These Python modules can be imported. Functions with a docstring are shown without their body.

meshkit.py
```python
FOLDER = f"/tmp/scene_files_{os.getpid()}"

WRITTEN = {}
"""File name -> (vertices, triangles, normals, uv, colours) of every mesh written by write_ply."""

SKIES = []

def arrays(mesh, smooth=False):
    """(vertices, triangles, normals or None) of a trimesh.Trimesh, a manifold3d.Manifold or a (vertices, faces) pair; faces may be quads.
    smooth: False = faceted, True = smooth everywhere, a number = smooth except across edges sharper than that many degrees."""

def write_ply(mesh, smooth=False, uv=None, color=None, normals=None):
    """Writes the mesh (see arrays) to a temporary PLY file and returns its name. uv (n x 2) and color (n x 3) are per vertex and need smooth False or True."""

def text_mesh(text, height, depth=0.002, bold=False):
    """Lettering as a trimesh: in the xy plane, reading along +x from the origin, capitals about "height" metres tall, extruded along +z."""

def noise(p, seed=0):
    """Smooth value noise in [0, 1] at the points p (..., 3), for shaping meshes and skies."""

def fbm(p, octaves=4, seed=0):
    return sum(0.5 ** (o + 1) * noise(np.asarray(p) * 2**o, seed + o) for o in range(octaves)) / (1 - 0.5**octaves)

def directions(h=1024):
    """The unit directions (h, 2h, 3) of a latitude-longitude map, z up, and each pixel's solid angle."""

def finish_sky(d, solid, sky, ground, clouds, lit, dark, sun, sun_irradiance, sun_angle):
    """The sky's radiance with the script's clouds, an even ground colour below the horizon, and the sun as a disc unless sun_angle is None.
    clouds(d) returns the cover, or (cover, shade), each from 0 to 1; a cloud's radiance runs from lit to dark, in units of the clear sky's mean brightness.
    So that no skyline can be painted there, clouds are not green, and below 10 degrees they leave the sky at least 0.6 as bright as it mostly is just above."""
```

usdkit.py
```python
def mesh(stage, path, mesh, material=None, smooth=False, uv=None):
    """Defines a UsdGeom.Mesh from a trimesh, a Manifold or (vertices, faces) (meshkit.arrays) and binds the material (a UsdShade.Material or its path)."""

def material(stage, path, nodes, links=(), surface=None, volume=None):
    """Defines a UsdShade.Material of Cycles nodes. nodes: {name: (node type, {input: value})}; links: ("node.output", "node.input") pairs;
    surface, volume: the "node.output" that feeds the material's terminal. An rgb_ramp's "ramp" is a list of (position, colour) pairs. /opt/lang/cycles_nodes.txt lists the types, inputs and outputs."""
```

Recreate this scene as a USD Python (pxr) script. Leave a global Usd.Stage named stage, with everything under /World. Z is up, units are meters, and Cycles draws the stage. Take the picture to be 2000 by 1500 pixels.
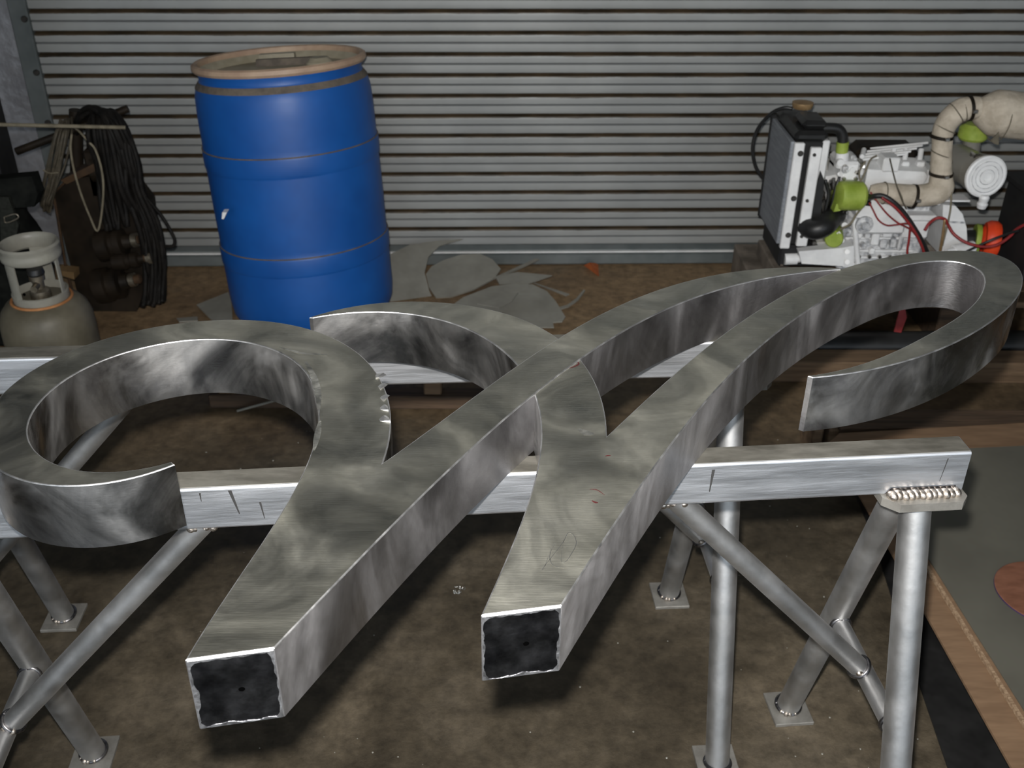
import math, random, numpy as np, trimesh, usdkit, meshkit
import manifold3d as m3
from shapely.geometry import Polygon
from pxr import Usd, UsdGeom, UsdLux, Gf, Sdf

stage = Usd.Stage.CreateInMemory()
UsdGeom.SetStageUpAxis(stage, 'Z'); UsdGeom.SetStageMetersPerUnit(stage, 1.0)
world = UsdGeom.Xform.Define(stage, '/World'); UsdGeom.Scope.Define(stage, '/World/Looks')
rng = random.Random(7)

# ---------------------------------------------------------------- camera, lights, exposure
PITCH, ROLL, EYE = 0.5271, 0.0057, 1.6413
FWD = np.array([0, math.cos(PITCH), -math.sin(PITCH)]); UP0 = np.array([0, math.sin(PITCH), math.cos(PITCH)])
RIGHT = math.cos(ROLL) * np.array([1., 0, 0]) + math.sin(ROLL) * UP0
UP = -math.sin(ROLL) * np.array([1., 0, 0]) + math.cos(ROLL) * UP0
def frame(p):
    return Gf.Matrix4d(*[float(a) for a in (*RIGHT, 0, *UP, 0, *(-FWD), 0, *p, 1)])
cam = UsdGeom.Camera.Define(stage, '/World/camera')
cam.AddTransformOp().Set(frame((0, 0, EYE)))
cam.CreateHorizontalApertureAttr(36.0); cam.CreateVerticalApertureAttr(27.0)
cam.CreateFocalLengthAttr(36.0 * 1982.3 / 2000)
cam.CreateExposureAttr(0.22)
cam.CreateFStopAttr(10.0); cam.CreateFocusDistanceAttr(1.3)
cam.CreateClippingRangeAttr(Gf.Vec2f(0.02, 200))
# the camera's pop-up flash: 7 cm above the lens
flash = UsdLux.SphereLight.Define(stage, '/World/flash_lamp')
fm = frame(np.array([0, 0, EYE]) + 0.072 * UP - 0.02 * RIGHT)
flash.AddTransformOp().Set(Gf.Matrix4d().SetRotate(Gf.Rotation(Gf.Vec3d(0, 1, 0), -6)) * fm)
flash.CreateRadiusAttr(0.018); flash.CreateIntensityAttr(16000.0); flash.CreateColorAttr(Gf.Vec3f(1.0, 0.97, 0.93))
sh = UsdLux.ShapingAPI.Apply(flash.GetPrim()); sh.CreateShapingConeAngleAttr(54.0); sh.CreateShapingConeSoftnessAttr(1.0)
# daylight that comes in through the open front of the shed
dome = UsdLux.DomeLight.Define(stage, '/World/daylight')
dome.CreateIntensityAttr(0.45); dome.CreateColorAttr(Gf.Vec3f(0.80, 0.90, 1.0))

# ---------------------------------------------------------------- materials
def L(name): return f'/World/Looks/{name}'
MATS = {}
def mat(name, a, b=None, rough=(.5, .6), metal=0., scale=6., stretch=(1, 1, 1), bump=0., bscale=60., bstretch=None, ramp=(.35, .65), detail=5., spec=.5, **extra):
    """Noise between colours a and b; roughness follows another noise; fine bump."""
    b = b or a
    nodes = {'tc': ('texture_coordinate', {}), 'mp': ('mapping', {'scale': stretch}), 'n': ('noise_texture', {'scale': scale, 'detail': detail, 'roughness': .6}),
             'r': ('rgb_ramp', {'ramp': [(ramp[0], a), (ramp[1], b)]}), 'n2': ('noise_texture', {'scale': scale * 1.7, 'detail': 4., 'w': 3.}),
             'mr': ('map_range', {'from_min': .3, 'from_max': .7, 'to_min': rough[0], 'to_max': rough[1]}),
             'p': ('principled_bsdf', {'metallic': metal, 'specular_ior_level': spec, **extra})}
    links = [('tc.object', 'mp.vector'), ('mp.vector', 'n.vector'), ('n.fac', 'r.fac'), ('r.color', 'p.base_color'), ('mp.vector', 'n2.vector'), ('n2.fac', 'mr.value'), ('mr.result', 'p.roughness')]
    if bump:
        nodes |= {'mb': ('mapping', {'scale': bstretch or stretch}), 'nb': ('noise_texture', {'scale': bscale, 'detail': 4.}), 'bp': ('bump', {'strength': 1., 'distance': bump})}
        links += [('tc.object', 'mb.vector'), ('mb.vector', 'nb.vector'), ('nb.fac', 'bp.height'), ('bp.normal', 'p.normal')]
    MATS[name] = usdkit.material(stage, L(name), nodes, links, surface='p.BSDF')
    return MATS[name]

def metal(name, a, b, rough, scale=5., grain=(.08, 1, 1), gscale=420., gdist=.0003, dent=.0015, dscale=9., patch=(.42, .58), cramp=(.35, .68), stretch=(1, 1, 1)):
    """Worked aluminium: two tones, sanded (rough) against polished (smooth) patches, brushed grain and shallow dents."""
    MATS[name] = usdkit.material(stage, L(name), {
        'tc': ('texture_coordinate', {}), 'm0': ('mapping', {'scale': stretch}), 'n': ('noise_texture', {'scale': scale * 1.6, 'detail': 6., 'roughness': .62, 'distortion': .6}), 'r': ('rgb_ramp', {'ramp': [(cramp[0], a), (cramp[1], b)]}),
        'n2': ('noise_texture', {'scale': scale, 'detail': 5., 'roughness': .55, 'distortion': 1.4}), 'mr': ('map_range', {'from_min': patch[0], 'from_max': patch[1], 'to_min': rough[0], 'to_max': rough[1]}),
        'mg': ('mapping', {'scale': grain}), 'ng': ('noise_texture', {'scale': gscale, 'detail': 3.}), 'nd': ('noise_texture', {'scale': dscale, 'detail': 2., 'distortion': .5}),
        'bg': ('bump', {'strength': 1., 'distance': gdist}), 'bd': ('bump', {'strength': 1., 'distance': dent}), 'p': ('principled_bsdf', {'metallic': 1.})},
        [('tc.object', 'm0.vector'), ('m0.vector', 'n.vector'), ('n.fac', 'r.fac'), ('r.color', 'p.base_color'), ('m0.vector', 'n2.vector'), ('n2.fac', 'mr.value'), ('mr.result', 'p.roughness'), ('tc.object', 'mg.vector'), ('mg.vector', 'ng.vector'),
         ('ng.fac', 'bg.height'), ('m0.vector', 'nd.vector'), ('nd.fac', 'bd.height'), ('bd.normal', 'bg.normal'), ('bg.normal', 'p.normal')], surface='p.BSDF')
metal('face_metal', (.56, .552, .475), (.76, .75, .665), (.36, .52), scale=6., gdist=.0004, dent=.0016, dscale=9., patch=(.38, .62))
metal('side_sanded', (.25, .243, .245), (.60, .59, .60), (.42, .60), scale=5., grain=(.5, .5, 1), gscale=300., gdist=.0003, dent=.010, dscale=7., stretch=(1, 1, .5))
metal('side_mill', (.30, .30, .305), (.68, .67, .655), (.26, .46), scale=6., grain=(.3, .3, 1), gscale=350., gdist=.0001, dent=.006, dscale=5., stretch=(1, 1, .8))
mat('edge_metal', (.80, .80, .80), (.98, .98, .98), rough=(.38, .52), metal=1., scale=40.)
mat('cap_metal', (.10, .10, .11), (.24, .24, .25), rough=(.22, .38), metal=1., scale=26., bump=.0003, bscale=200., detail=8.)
mat('ground_weld', (.55, .55, .57), (.88, .88, .90), rough=(.35, .5), metal=1., scale=60., bump=.0008, bscale=160.)
mat('hole_dark', (.001, .001, .001), rough=(.8, .9), spec=0.)
mat('beam_metal', (.66, .68, .71), (.86, .88, .92), rough=(.42, .56), metal=1., scale=5., stretch=(.5, 7, 7), bump=.0004, bscale=30., bstretch=(.3, 8, 8), ramp=(.3, .7))
mat('beam_dull', (.15, .143, .12), (.31, .298, .26), rough=(.42, .58), metal=.7, scale=16., stretch=(.6, 2, 2), ramp=(.32, .58), detail=8.)
mat('pipe_metal', (.40, .40, .395), (.60, .60, .60), rough=(.46, .60), metal=1., scale=12., bump=.0004, bscale=60., ramp=(.3, .7))
mat('plate_metal', (.22, .21, .19), (.30, .29, .265), rough=(.42, .55), metal=.45, scale=30., bump=.0003, bscale=200.)
mat('weld_metal', (.30, .26, .22), (.62, .56, .50), rough=(.36, .5), metal=1., scale=120., bump=.0012, bscale=180.)
mat('weld_burn', (.09, .09, .10), (.32, .31, .31), rough=(.3, .4), metal=1., scale=60.)
mat('black_mark', (.03, .03, .03), rough=(.6, .7))
mat('red_marker', (.055, .012, .013), (.09, .02, .02), rough=(.4, .5), scale=80.)
mat('scratch_metal', (.75, .75, .75), rough=(.3, .4), metal=1.)
mat('drum_blue', (.006, .075, .31), (.008, .10, .39), rough=(.42, .52), scale=4., bump=.0006, bscale=14.)
mat('drum_dirt', (.10, .085, .07), (.17, .14, .11), rough=(.8, .9), scale=30.)
mat('drum_lid', (.26, .23, .16), (.42, .38, .29), rough=(.5, .6), scale=8.)
mat('drum_rim', (.36, .24, .17), (.50, .36, .25), rough=(.5, .6), scale=10.)
mat('channel_metal', (.13, .15, .15), (.19, .21, .21), rough=(.5, .6), metal=.4, scale=8.)
mat('bolt_dark', (.02, .02, .018), (.05, .045, .04), rough=(.5, .6), scale=60.)
mat('foil', (.33, .325, .34), (.47, .465, .485), rough=(.35, .5), metal=.7, scale=7., bump=.006, bscale=14.)
mat('roof_sheet', (.30, .29, .27), (.38, .37, .34), rough=(.5, .6), metal=.0, scale=3.)
mat('wall_sheet', (.20, .19, .18), (.27, .26, .24), rough=(.6, .7), scale=3.)
mat('white_paint', (.74, .74, .74), (.88, .88, .87), rough=(.38, .5), scale=14.)
mat('grey_paint', (.30, .31, .33), (.66, .66, .66), rough=(.4, .55), scale=38., ramp=(.40, .56))
mat('lime_paint', (.24, .33, .035), (.36, .45, .08), rough=(.5, .6), scale=22.)
mat('olive_paint', (.22, .25, .06), (.34, .36, .14), rough=(.5, .6), scale=22.)
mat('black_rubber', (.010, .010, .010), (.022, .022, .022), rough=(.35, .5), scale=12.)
mat('black_matt', (.006, .006, .007), (.014, .014, .014), rough=(.7, .8), scale=12.)
mat('lagging', (.42, .36, .28), (.58, .51, .41), rough=(.75, .85), scale=26., bump=.004, bscale=40.)
mat('dark_lagging', (.10, .085, .06), (.16, .14, .10), rough=(.8, .9), scale=20.)
mat('clamp_steel', (.45, .42, .38), (.75, .72, .68), rough=(.2, .3), metal=1., scale=40.)
mat('canister', (.20, .19, .165), (.27, .26, .23), rough=(.35, .45), scale=8.)
mat('core_fins', (.22, .235, .26), (.32, .34, .37), rough=(.45, .55), metal=.3, scale=8., stretch=(1, 1, 12), bump=.003, bscale=60., bstretch=(1, 3, .3))
mat('red_wire', (.20, .015, .015), (.30, .03, .03), rough=(.4, .5), scale=30.)
mat('orange_red', (.75, .05, .012), (.85, .08, .02), rough=(.4, .5), scale=20.)
mat('tan_brass', (.30, .19, .09), (.42, .28, .14), rough=(.4, .5), metal=.5, scale=30.)
mat('rusty_steel', (.12, .10, .08), (.26, .22, .18), rough=(.6, .7), metal=.2, scale=14.)
mat('offcut_grey', (.27, .26, .225), (.38, .37, .325), rough=(.45, .6), metal=.35, scale=9., ramp=(.3, .7))
mat('offcut_edge', (.6, .6, .58), rough=(.35, .45), metal=1.)
mat('cardboard', (.18, .108, .060), (.235, .146, .083), rough=(.8, .9), scale=9., stretch=(1, 6, 1))
mat('cardboard_edge', (.22, .14, .08), (.42, .30, .19), rough=(.85, .95), scale=120.)
mat('sheet_olive', (.125, .12, .098), (.155, .15, .122), rough=(.38, .48), scale=5., metal=.2)
mat('disc_copper', (.20, .085, .05), (.29, .13, .08), rough=(.45, .55), scale=18., stretch=(1, 3, 1), metal=.2)
mat('disc_edge', (.05, .03, .09), rough=(.5, .6))
mat('timber', (.10, .062, .034), (.20, .13, .075), rough=(.75, .85), scale=7., stretch=(.6, 9, 9), bump=.002, bscale=40.)
mat('timber_dark', (.05, .031, .018), (.11, .068, .04), rough=(.75, .85), scale=7., stretch=(.6, 9, 9), bump=.002, bscale=40.)
mat('gas_grey', (.085, .074, .050), (.16, .142, .102), rough=(.45, .6), scale=7., bump=.001, bscale=20.)
mat('gas_collar', (.25, .24, .205), (.34, .33, .28), rough=(.4, .5), scale=12.)
mat('orange_rust', (.34, .14, .045), (.46, .21, .08), rough=(.7, .8), scale=22.)
mat('valve_brass', (.20, .17, .12), (.34, .30, .24), rough=(.35, .45), metal=.8, scale=40.)
mat('dark_iron', (.010, .0075, .005), (.028, .020, .013), rough=(.5, .65), scale=11., metal=.2, spec=.25)
mat('dark_rust', (.035, .018, .008), (.075, .038, .014), rough=(.75, .85), scale=20.)
mat('pale_cord', (.14, .12, .08), (.22, .19, .13), rough=(.7, .8), scale=40.)
mat('dull_wire', (.05, .042, .028), (.10, .083, .056), rough=(.6, .7), scale=40.)
mat('dark_cable', (.005, .0045, .004), (.013, .011, .009), rough=(.6, .75), scale=30., spec=.2)
mat('brown_cloth', (.05, .042, .03), (.085, .07, .05), rough=(.9, .95), scale=30.)
mat('bag_cloth', (.005, .0055, .005), (.013, .014, .012), rough=(.85, .95), scale=20., bump=.004, bscale=30., spec=.08)
mat('strap_cloth', (.016, .017, .014), (.028, .03, .025), rough=(.85, .95), scale=90., spec=.1)
mat('orange_rag', (.42, .09, .02), (.55, .15, .04), rough=(.8, .9), scale=30.)

# roller door: grey paint, rust bleeding out of every joint between two slats (period .0746 m in height)
usdkit.material(stage, L('door_slat'), {
    'g': ('geometry', {}), 's': ('separate_xyz', {}), 'nz': ('noise_texture', {'scale': 5., 'detail': 6., 'roughness': .7}), 'mp': ('mapping', {'scale': (1, 1, .2)}),
    'sub': ('math', {'math_type': 'subtract', 'value2': .080 - .0746 * 3}), 'wob': ('math', {'math_type': 'multiply_add', 'value2': .010, 'value3': -.0012}),
    'add': ('math', {'math_type': 'add'}), 'div': ('math', {'math_type': 'divide', 'value2': .0746}), 'fr': ('math', {'math_type': 'fraction'}),
    'rust': ('rgb_ramp', {'ramp': [(0, (1, 1, 1)), (.075, (1, 1, 1)), (.105, (0, 0, 0)), (.885, (0, 0, 0)), (.915, (1, 1, 1)), (1, (1, 1, 1))]}),
    'n': ('noise_texture', {'scale': 3.5, 'detail': 6.}), 'c': ('rgb_ramp', {'ramp': [(.35, (.275, .282, .275)), (.65, (.345, .352, .342))]}),
    'c2': ('rgb_ramp', {'ramp': [(.35, (.028, .020, .011)), (.7, (.080, .054, .029))]}), 'n3': ('noise_texture', {'scale': 9., 'detail': 4.}),
    'mx': ('mix_color', {}), 'groove_shade': ('rgb_ramp', {'ramp': [(0, (0, 0, 0)), (.455, (0, 0, 0)), (.475, (.55, .55, .55)), (.510, (.55, .55, .55)), (.53, (0, 0, 0)), (1, (0, 0, 0))]}), 'f2': ('math', {'math_type': 'fraction'}), 'd2': ('math', {'math_type': 'divide', 'value2': .0746}), 'mm': ('mix_color', {'b': (.07, .075, .085)}), 'p': ('principled_bsdf', {'roughness': .5, 'metallic': .1})},  # dark middle band: shade of the slat's groove painted into the colour
    [('g.position', 's.vector'), ('g.position', 'mp.vector'), ('mp.vector', 'nz.vector'), ('s.z', 'sub.value1'), ('nz.fac', 'wob.value1'), ('sub.value', 'add.value1'), ('wob.value', 'add.value2'),
     ('add.value', 'div.value1'), ('div.value', 'fr.value1'), ('fr.value', 'rust.fac'), ('g.position', 'n.vector'), ('n.fac', 'c.fac'), ('g.position', 'n3.vector'), ('n3.fac', 'c2.fac'),
     ('sub.value', 'd2.value1'), ('d2.value', 'f2.value1'), ('f2.value', 'groove_shade.fac'), ('groove_shade.color', 'mm.fac'), ('c.color', 'mm.a'), ('rust.color', 'mx.fac'), ('mm.result', 'mx.a'), ('c2.color', 'mx.b'), ('mx.result', 'p.base_color')], surface='p.BSDF')
# stained concrete: dark grey-brown, with tan dust towards the door and pale and black stains
usdkit.material(stage, L('floor_concrete'), {
    'g': ('geometry', {}), 's': ('separate_xyz', {}), 'n': ('noise_texture', {'scale': 2.4, 'detail': 9., 'roughness': .65}), 'n2': ('noise_texture', {'scale': 26., 'detail': 6., 'roughness': .7}),
    'n3': ('noise_texture', {'scale': 1.3, 'detail': 5.}), 'ra': ('rgb_ramp', {'ramp': [(.30, (.033, .026, .017)), (.5, (.070, .056, .037)), (.68, (.125, .102, .072))]}),
    'rb': ('rgb_ramp', {'ramp': [(.32, (.17, .11, .06)), (.68, (.33, .225, .125))]}), 'wob': ('math', {'math_type': 'multiply_add', 'value2': 1.2}),
    'mr': ('map_range', {'from_min': 2.9, 'from_max': 3.9, 'to_min': 0., 'to_max': 1.}), 'mx': ('mix_color', {}), 'sp': ('rgb_ramp', {'ramp': [(.30, (.55, .55, .55)), (.62, (1.15, 1.15, 1.15))]}),
    'n4': ('noise_texture', {'scale': 2.1, 'detail': 7., 'roughness': .6, 'distortion': .8}), 'pp': ('rgb_ramp', {'ramp': [(.56, (0, 0, 0)), (.72, (.75, .75, .75))]}), 'mp': ('mix_color', {'b': (.155, .125, .086)}), 'mu': ('mix_color', {'blend_type': 'multiply', 'fac': 1., 'use_clamp': False}), 'bp': ('bump', {'strength': 1., 'distance': .003}), 'rr': ('map_range', {'from_min': .3, 'from_max': .7, 'to_min': .45, 'to_max': .75}),
    'p': ('principled_bsdf', {'specular_ior_level': .35})},
    [('g.position', 's.vector'), ('g.position', 'n.vector'), ('g.position', 'n2.vector'), ('g.position', 'n3.vector'), ('n.fac', 'ra.fac'), ('n.fac', 'rb.fac'), ('n3.fac', 'wob.value1'), ('s.y', 'wob.value3'),
     ('wob.value', 'mr.value'), ('mr.result', 'mx.fac'), ('ra.color', 'mx.a'), ('rb.color', 'mx.b'), ('n2.fac', 'sp.fac'), ('g.position', 'n4.vector'), ('n4.fac', 'pp.fac'), ('pp.color', 'mp.fac'), ('mx.result', 'mp.a'), ('mp.result', 'mu.a'), ('sp.color', 'mu.b'), ('mu.result', 'p.base_color'),
     ('n2.fac', 'bp.height'), ('bp.normal', 'p.normal'), ('n.fac', 'rr.value'), ('rr.result', 'p.roughness')], surface='p.BSDF')

# ---------------------------------------------------------------- objects: names, things and parts
USED, ORIGIN = {}, {}
def numbered(parent, name):
    k = (parent, name); n = USED.get(k, -1) + 1; USED[k] = n
    return f'{parent}/{name}' + (f'_{n:03d}' if n else '')
def thing(name, label, cat, loc=(0, 0, 0), group=None, kind=None):
    path = numbered('/World', name)
    x = UsdGeom.Xform.Define(stage, path); x.AddTranslateOp().Set(Gf.Vec3d(*map(float, loc)))
    p = x.GetPrim()
    for k, v in (('label', label), ('category', cat), ('group', group), ('kind', kind)):
        if v: p.SetCustomDataByKey(k, v)
    ORIGIN[path] = np.array(loc, float)
    return path
def part(parent, name, mesh, m, label=None, smooth=30, kind=None):
    """One Mesh under a thing (or under a part of it). Vertices are given in world metres."""
    path = numbered(parent, name); o = ORIGIN[parent]; ORIGIN[path] = o
    if isinstance(mesh, list): mesh = trimesh.util.concatenate([tri(x) for x in mesh])
    mesh = tri(mesh).copy(); mesh.apply_translation(-o)
    p = usdkit.mesh(stage, path, mesh, L(m), smooth=smooth).GetPrim()
    if label: p.SetCustomDataByKey('label', label)
    if kind: p.SetCustomDataByKey('kind', kind)
    return path
def single(name, mesh, m, label=None, cat=None, group=None, kind=None, smooth=30):
    path = numbered('/World', name)
    if isinstance(mesh, list): mesh = trimesh.util.concatenate([tri(x) for x in mesh])
    p = usdkit.mesh(stage, path, tri(mesh), L(m), smooth=smooth).GetPrim()
    for k, v in (('label', label), ('category', cat), ('group', group), ('kind', kind)):
        if v: p.SetCustomDataByKey(k, v)
    ORIGIN[path] = np.zeros(3)
    return path

# ---------------------------------------------------------------- shapes
def tri(x):
    if isinstance(x, trimesh.Trimesh): return x
    v, f, _ = meshkit.arrays(x); return trimesh.Trimesh(v, f, process=False)
def hull(pts): return tri(m3.Manifold.hull_points(np.asarray(pts, float).tolist()))
def rbox(x0, x1, y0, y1, z0, z1, c=.003):
    """A box with chamfered edges."""
    c = min(c, abs(x1 - x0) / 2.2, abs(y1 - y0) / 2.2, abs(z1 - z0) / 2.2)
    m = np.array([(x0 + x1) / 2, (y0 + y1) / 2, (z0 + z1) / 2]); h = np.abs([x1 - x0, y1 - y0, z1 - z0]) / 2
    P = [m + np.array(s) * (h - c * np.array(k)) for s in np.array(np.meshgrid([-1, 1], [-1, 1], [-1, 1])).T.reshape(-1, 3) for k in ((0, 1, 1), (1, 0, 1), (1, 1, 0))]
    return hull(P)
def move(m, loc=(0, 0, 0), rz=0., rx=0., ry=0., about=(0, 0, 0)):
    m = tri(m).copy(); R = trimesh.transformations.euler_matrix(rx, ry, rz); a = np.array(about, float)
    m.apply_translation(-a); m.apply_transform(R); m.apply_translation(a + np.array(loc, float)); return m
def curve(pts, n=8):
    """Catmull-Rom through the points."""
    p = np.asarray(pts, float); p = np.vstack([2 * p[0] - p[1], p, 2 * p[-1] - p[-2]]); out = []
    for i in range(1, len(p) - 2):
        for t in np.linspace(0, 1, n, endpoint=False):
            a, b, c, d = p[i - 1:i + 3]
            out.append(.5 * (2 * b + (c - a) * t + (2 * a - 5 * b + 4 * c - d) * t * t + (3 * b - a - 3 * c + d) * t ** 3))
    return np.vstack(out + [p[-2]])
def tube(pts, r, sides=10, cap=True):
    p = np.asarray(pts, float); r = np.broadcast_to(np.asarray(r, float), (len(p),)); t = np.gradient(p, axis=0); t /= np.linalg.norm(t, axis=1, keepdims=True) + 1e-12
    ref = np.array([0, 0, 1.]) if abs(t[0, 2]) < .9 else np.array([1., 0, 0]); a = np.cross(t[0], ref); a /= np.linalg.norm(a); A = []
    for i in range(len(p)):
        a = a - t[i] * (a @ t[i]); a /= np.linalg.norm(a); A.append(a)
    A = np.array(A); B = np.cross(t, A); th = np.arange(sides) * 2 * np.pi / sides
    v = (p[:, None] + r[:, None, None] * (np.cos(th)[None, :, None] * A[:, None] + np.sin(th)[None, :, None] * B[:, None])).reshape(-1, 3)
    f = []
    for i in range(len(p) - 1):
        for j in range(sides):
            k = (j + 1) % sides; q = (i * sides + j, i * sides + k, (i + 1) * sides + k, (i + 1) * sides + j); f += [q[:3], (q[0], q[2], q[3])]
    if cap:
        n = len(v); v = np.vstack([v, p[0], p[-1]]); e = (len(p) - 1) * sides
        for j in range(sides): k = (j + 1) % sides; f += [(n, k, j), (n + 1, e + j, e + k)]
    return trimesh.Trimesh(v, f, process=False)
def rod(a, b, r, r2=None, sides=20):
    return tube([a, b], [r, r if r2 is None else r2], sides)
def lathe(profile, base, axis=(0, 0, 1), n=48):
    """profile: (radius, height along the axis) pairs; closed at the ends where the radius is 0."""
    ax = np.array(axis, float); ax /= np.linalg.norm(ax); e = np.cross(ax, [0, 1., 0] if abs(ax[1]) < .9 else [1., 0, 0]); e /= np.linalg.norm(e); g = np.cross(ax, e)
    th = np.arange(n) * 2 * np.pi / n; ring = np.cos(th)[:, None] * e + np.sin(th)[:, None] * g; pr = np.array(profile, float)
    v = np.vstack([np.array(base) + ax * h + ring * max(r, 1e-5) for r, h in pr]); f = []
    for i in range(len(pr) - 1):
        for j in range(n):
            k = (j + 1) % n; q = (i * n + j, i * n + k, (i + 1) * n + k, (i + 1) * n + j); f += [q[:3], (q[0], q[2], q[3])]
    return trimesh.Trimesh(v, f, process=False)
def prism(poly, z0, z1):
    """A polygon in plan, (x, y) points, extruded from z0 to z1."""
    m = trimesh.creation.extrude_polygon(Polygon(poly).buffer(0), z1 - z0, engine='earcut'); m.apply_translation((0, 0, z0)); return m
def slab(pts3, t):
    """A flat plate with the given outline in space and thickness t, outline points nearly in one plane."""
    P = np.asarray(pts3, float); c = P.mean(0); _, _, V = np.linalg.svd(P - c); n = V[2]; n = n if n[2] >= 0 else -n; e = V[0]; g = np.cross(n, e)
    m = trimesh.creation.extrude_polygon(Polygon(np.c_[(P - c) @ e, (P - c) @ g]).buffer(0), t, engine='earcut')
    T = np.eye(4); T[:3, 0], T[:3, 1], T[:3, 2], T[:3, 3] = e, g, n, c - n * t / 2; m.apply_transform(T); return m
def torus(c, axis, R, r, n=40, sides=10, a0=0, a1=2 * np.pi):
    ax = np.array(axis, float); ax /= np.linalg.norm(ax); e = np.cross(ax, [0, 1., 0] if abs(ax[1]) < .9 else [1., 0, 0]); e /= np.linalg.norm(e); g = np.cross(ax, e)
    th = np.linspace(a0, a1, n); return tube(np.array(c) + R * (np.cos(th)[:, None] * e + np.sin(th)[:, None] * g), r, sides)

# ================================================================ the setting
FLOOR = single('floor', rbox(-5, 6, -6, 4.2, -.2, 0, .002), 'floor_concrete', kind='structure')
DY, DA = 3.79, .0288                                    # the roller door's line: y = DY + tan(DA) x
def on_door(x, off=0.): return DY + math.tan(DA) * x - off
door = thing('door_1', 'grey steel roller door with rusty joints between its slats', 'roller door', (0, DY, 0), kind='structure')
def door_strip(profile, x0, x1):
    """profile: (depth off the door, z) from below upwards; swept along the door."""
    P = np.array(profile); v = np.vstack([np.c_[np.full(len(P), x), on_door(x) - P[:, 0], P[:, 1]] for x in (x0, x1)]); n = len(P); f = []
    for i in range(n - 1): f += [(i, n + i, n + i + 1), (i, n + i + 1, i + 1)]
    return trimesh.Trimesh(v, f, process=False)
PITCHZ, Z0 = .0746, .080
SL = [(-.005, 0.), (-.003, .002), (.0055, .0048), (.0078, .008), (.0083, .020), (.0078, .0330), (.0045, .0355), (.0010, .0373), (.0045, .0392), (.0078, .0416), (.0083, .055), (.0078, .066), (.0055, .0698), (-.003, .0728), (-.005, .0746)]
for k in range(32):
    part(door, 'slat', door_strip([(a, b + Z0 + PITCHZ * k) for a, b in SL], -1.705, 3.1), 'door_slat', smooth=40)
part(door, 'bottom_rail', door_strip([(-.006, .003), (.020, .003), (.024, .008), (.024, .045), (.016, .050), (.016, .066), (-.004, .080)], -1.705, 3.1), 'channel_metal', label='dull steel bottom rail')
part(door, 'rail_lip', door_strip([(.016, .0555), (.027, .0555), (.027, .0610), (.016, .0610)], -1.705, 3.1), 'white_paint', label='lip along the bottom rail with its gleam painted white')  # white colour stands in for light reflected by the metal lip
part(door, 'backing', move(rbox(-1.8, 3.2, -.01, .01, .0, 2.5, .002), (0, DY + .03, 0), rz=DA), 'bolt_dark')
track = thing('trim_1', 'grey steel guide channel at the left edge of the roller door', 'door guide', (-1.735, 3.735, 0), kind='structure')
part(track, 'channel', rbox(-1.768, -1.703, 3.715, 3.765, 0, 2.5, .004), 'channel_metal')
for z in (.583, .765, .949, 1.13): part(track, 'bolt', lathe([(0, .012), (.008, .012), (.011, .008), (.011, 0)], (-1.716, 3.716, z), (0, -1, 0), 12), 'bolt_dark')
single('wall_back', [rbox(-4.5, -1.765, 3.75, 3.80, 0, 3.4, .003), rbox(3.1, 5.0, 3.90, 3.96, 0, 3.4, .003), rbox(-1.9, 3.3, 3.70, 3.99, 2.45, 3.4, .01)], 'foil', kind='structure')
single('wall_left', rbox(-4.4, -4.3, -4, 3.8, 0, 3.4, .003), 'wall_sheet', kind='structure')
single('wall_right', rbox(4.6, 4.7, -4, 3.95, 0, 3.4, .003), 'wall_sheet', kind='structure')
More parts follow.
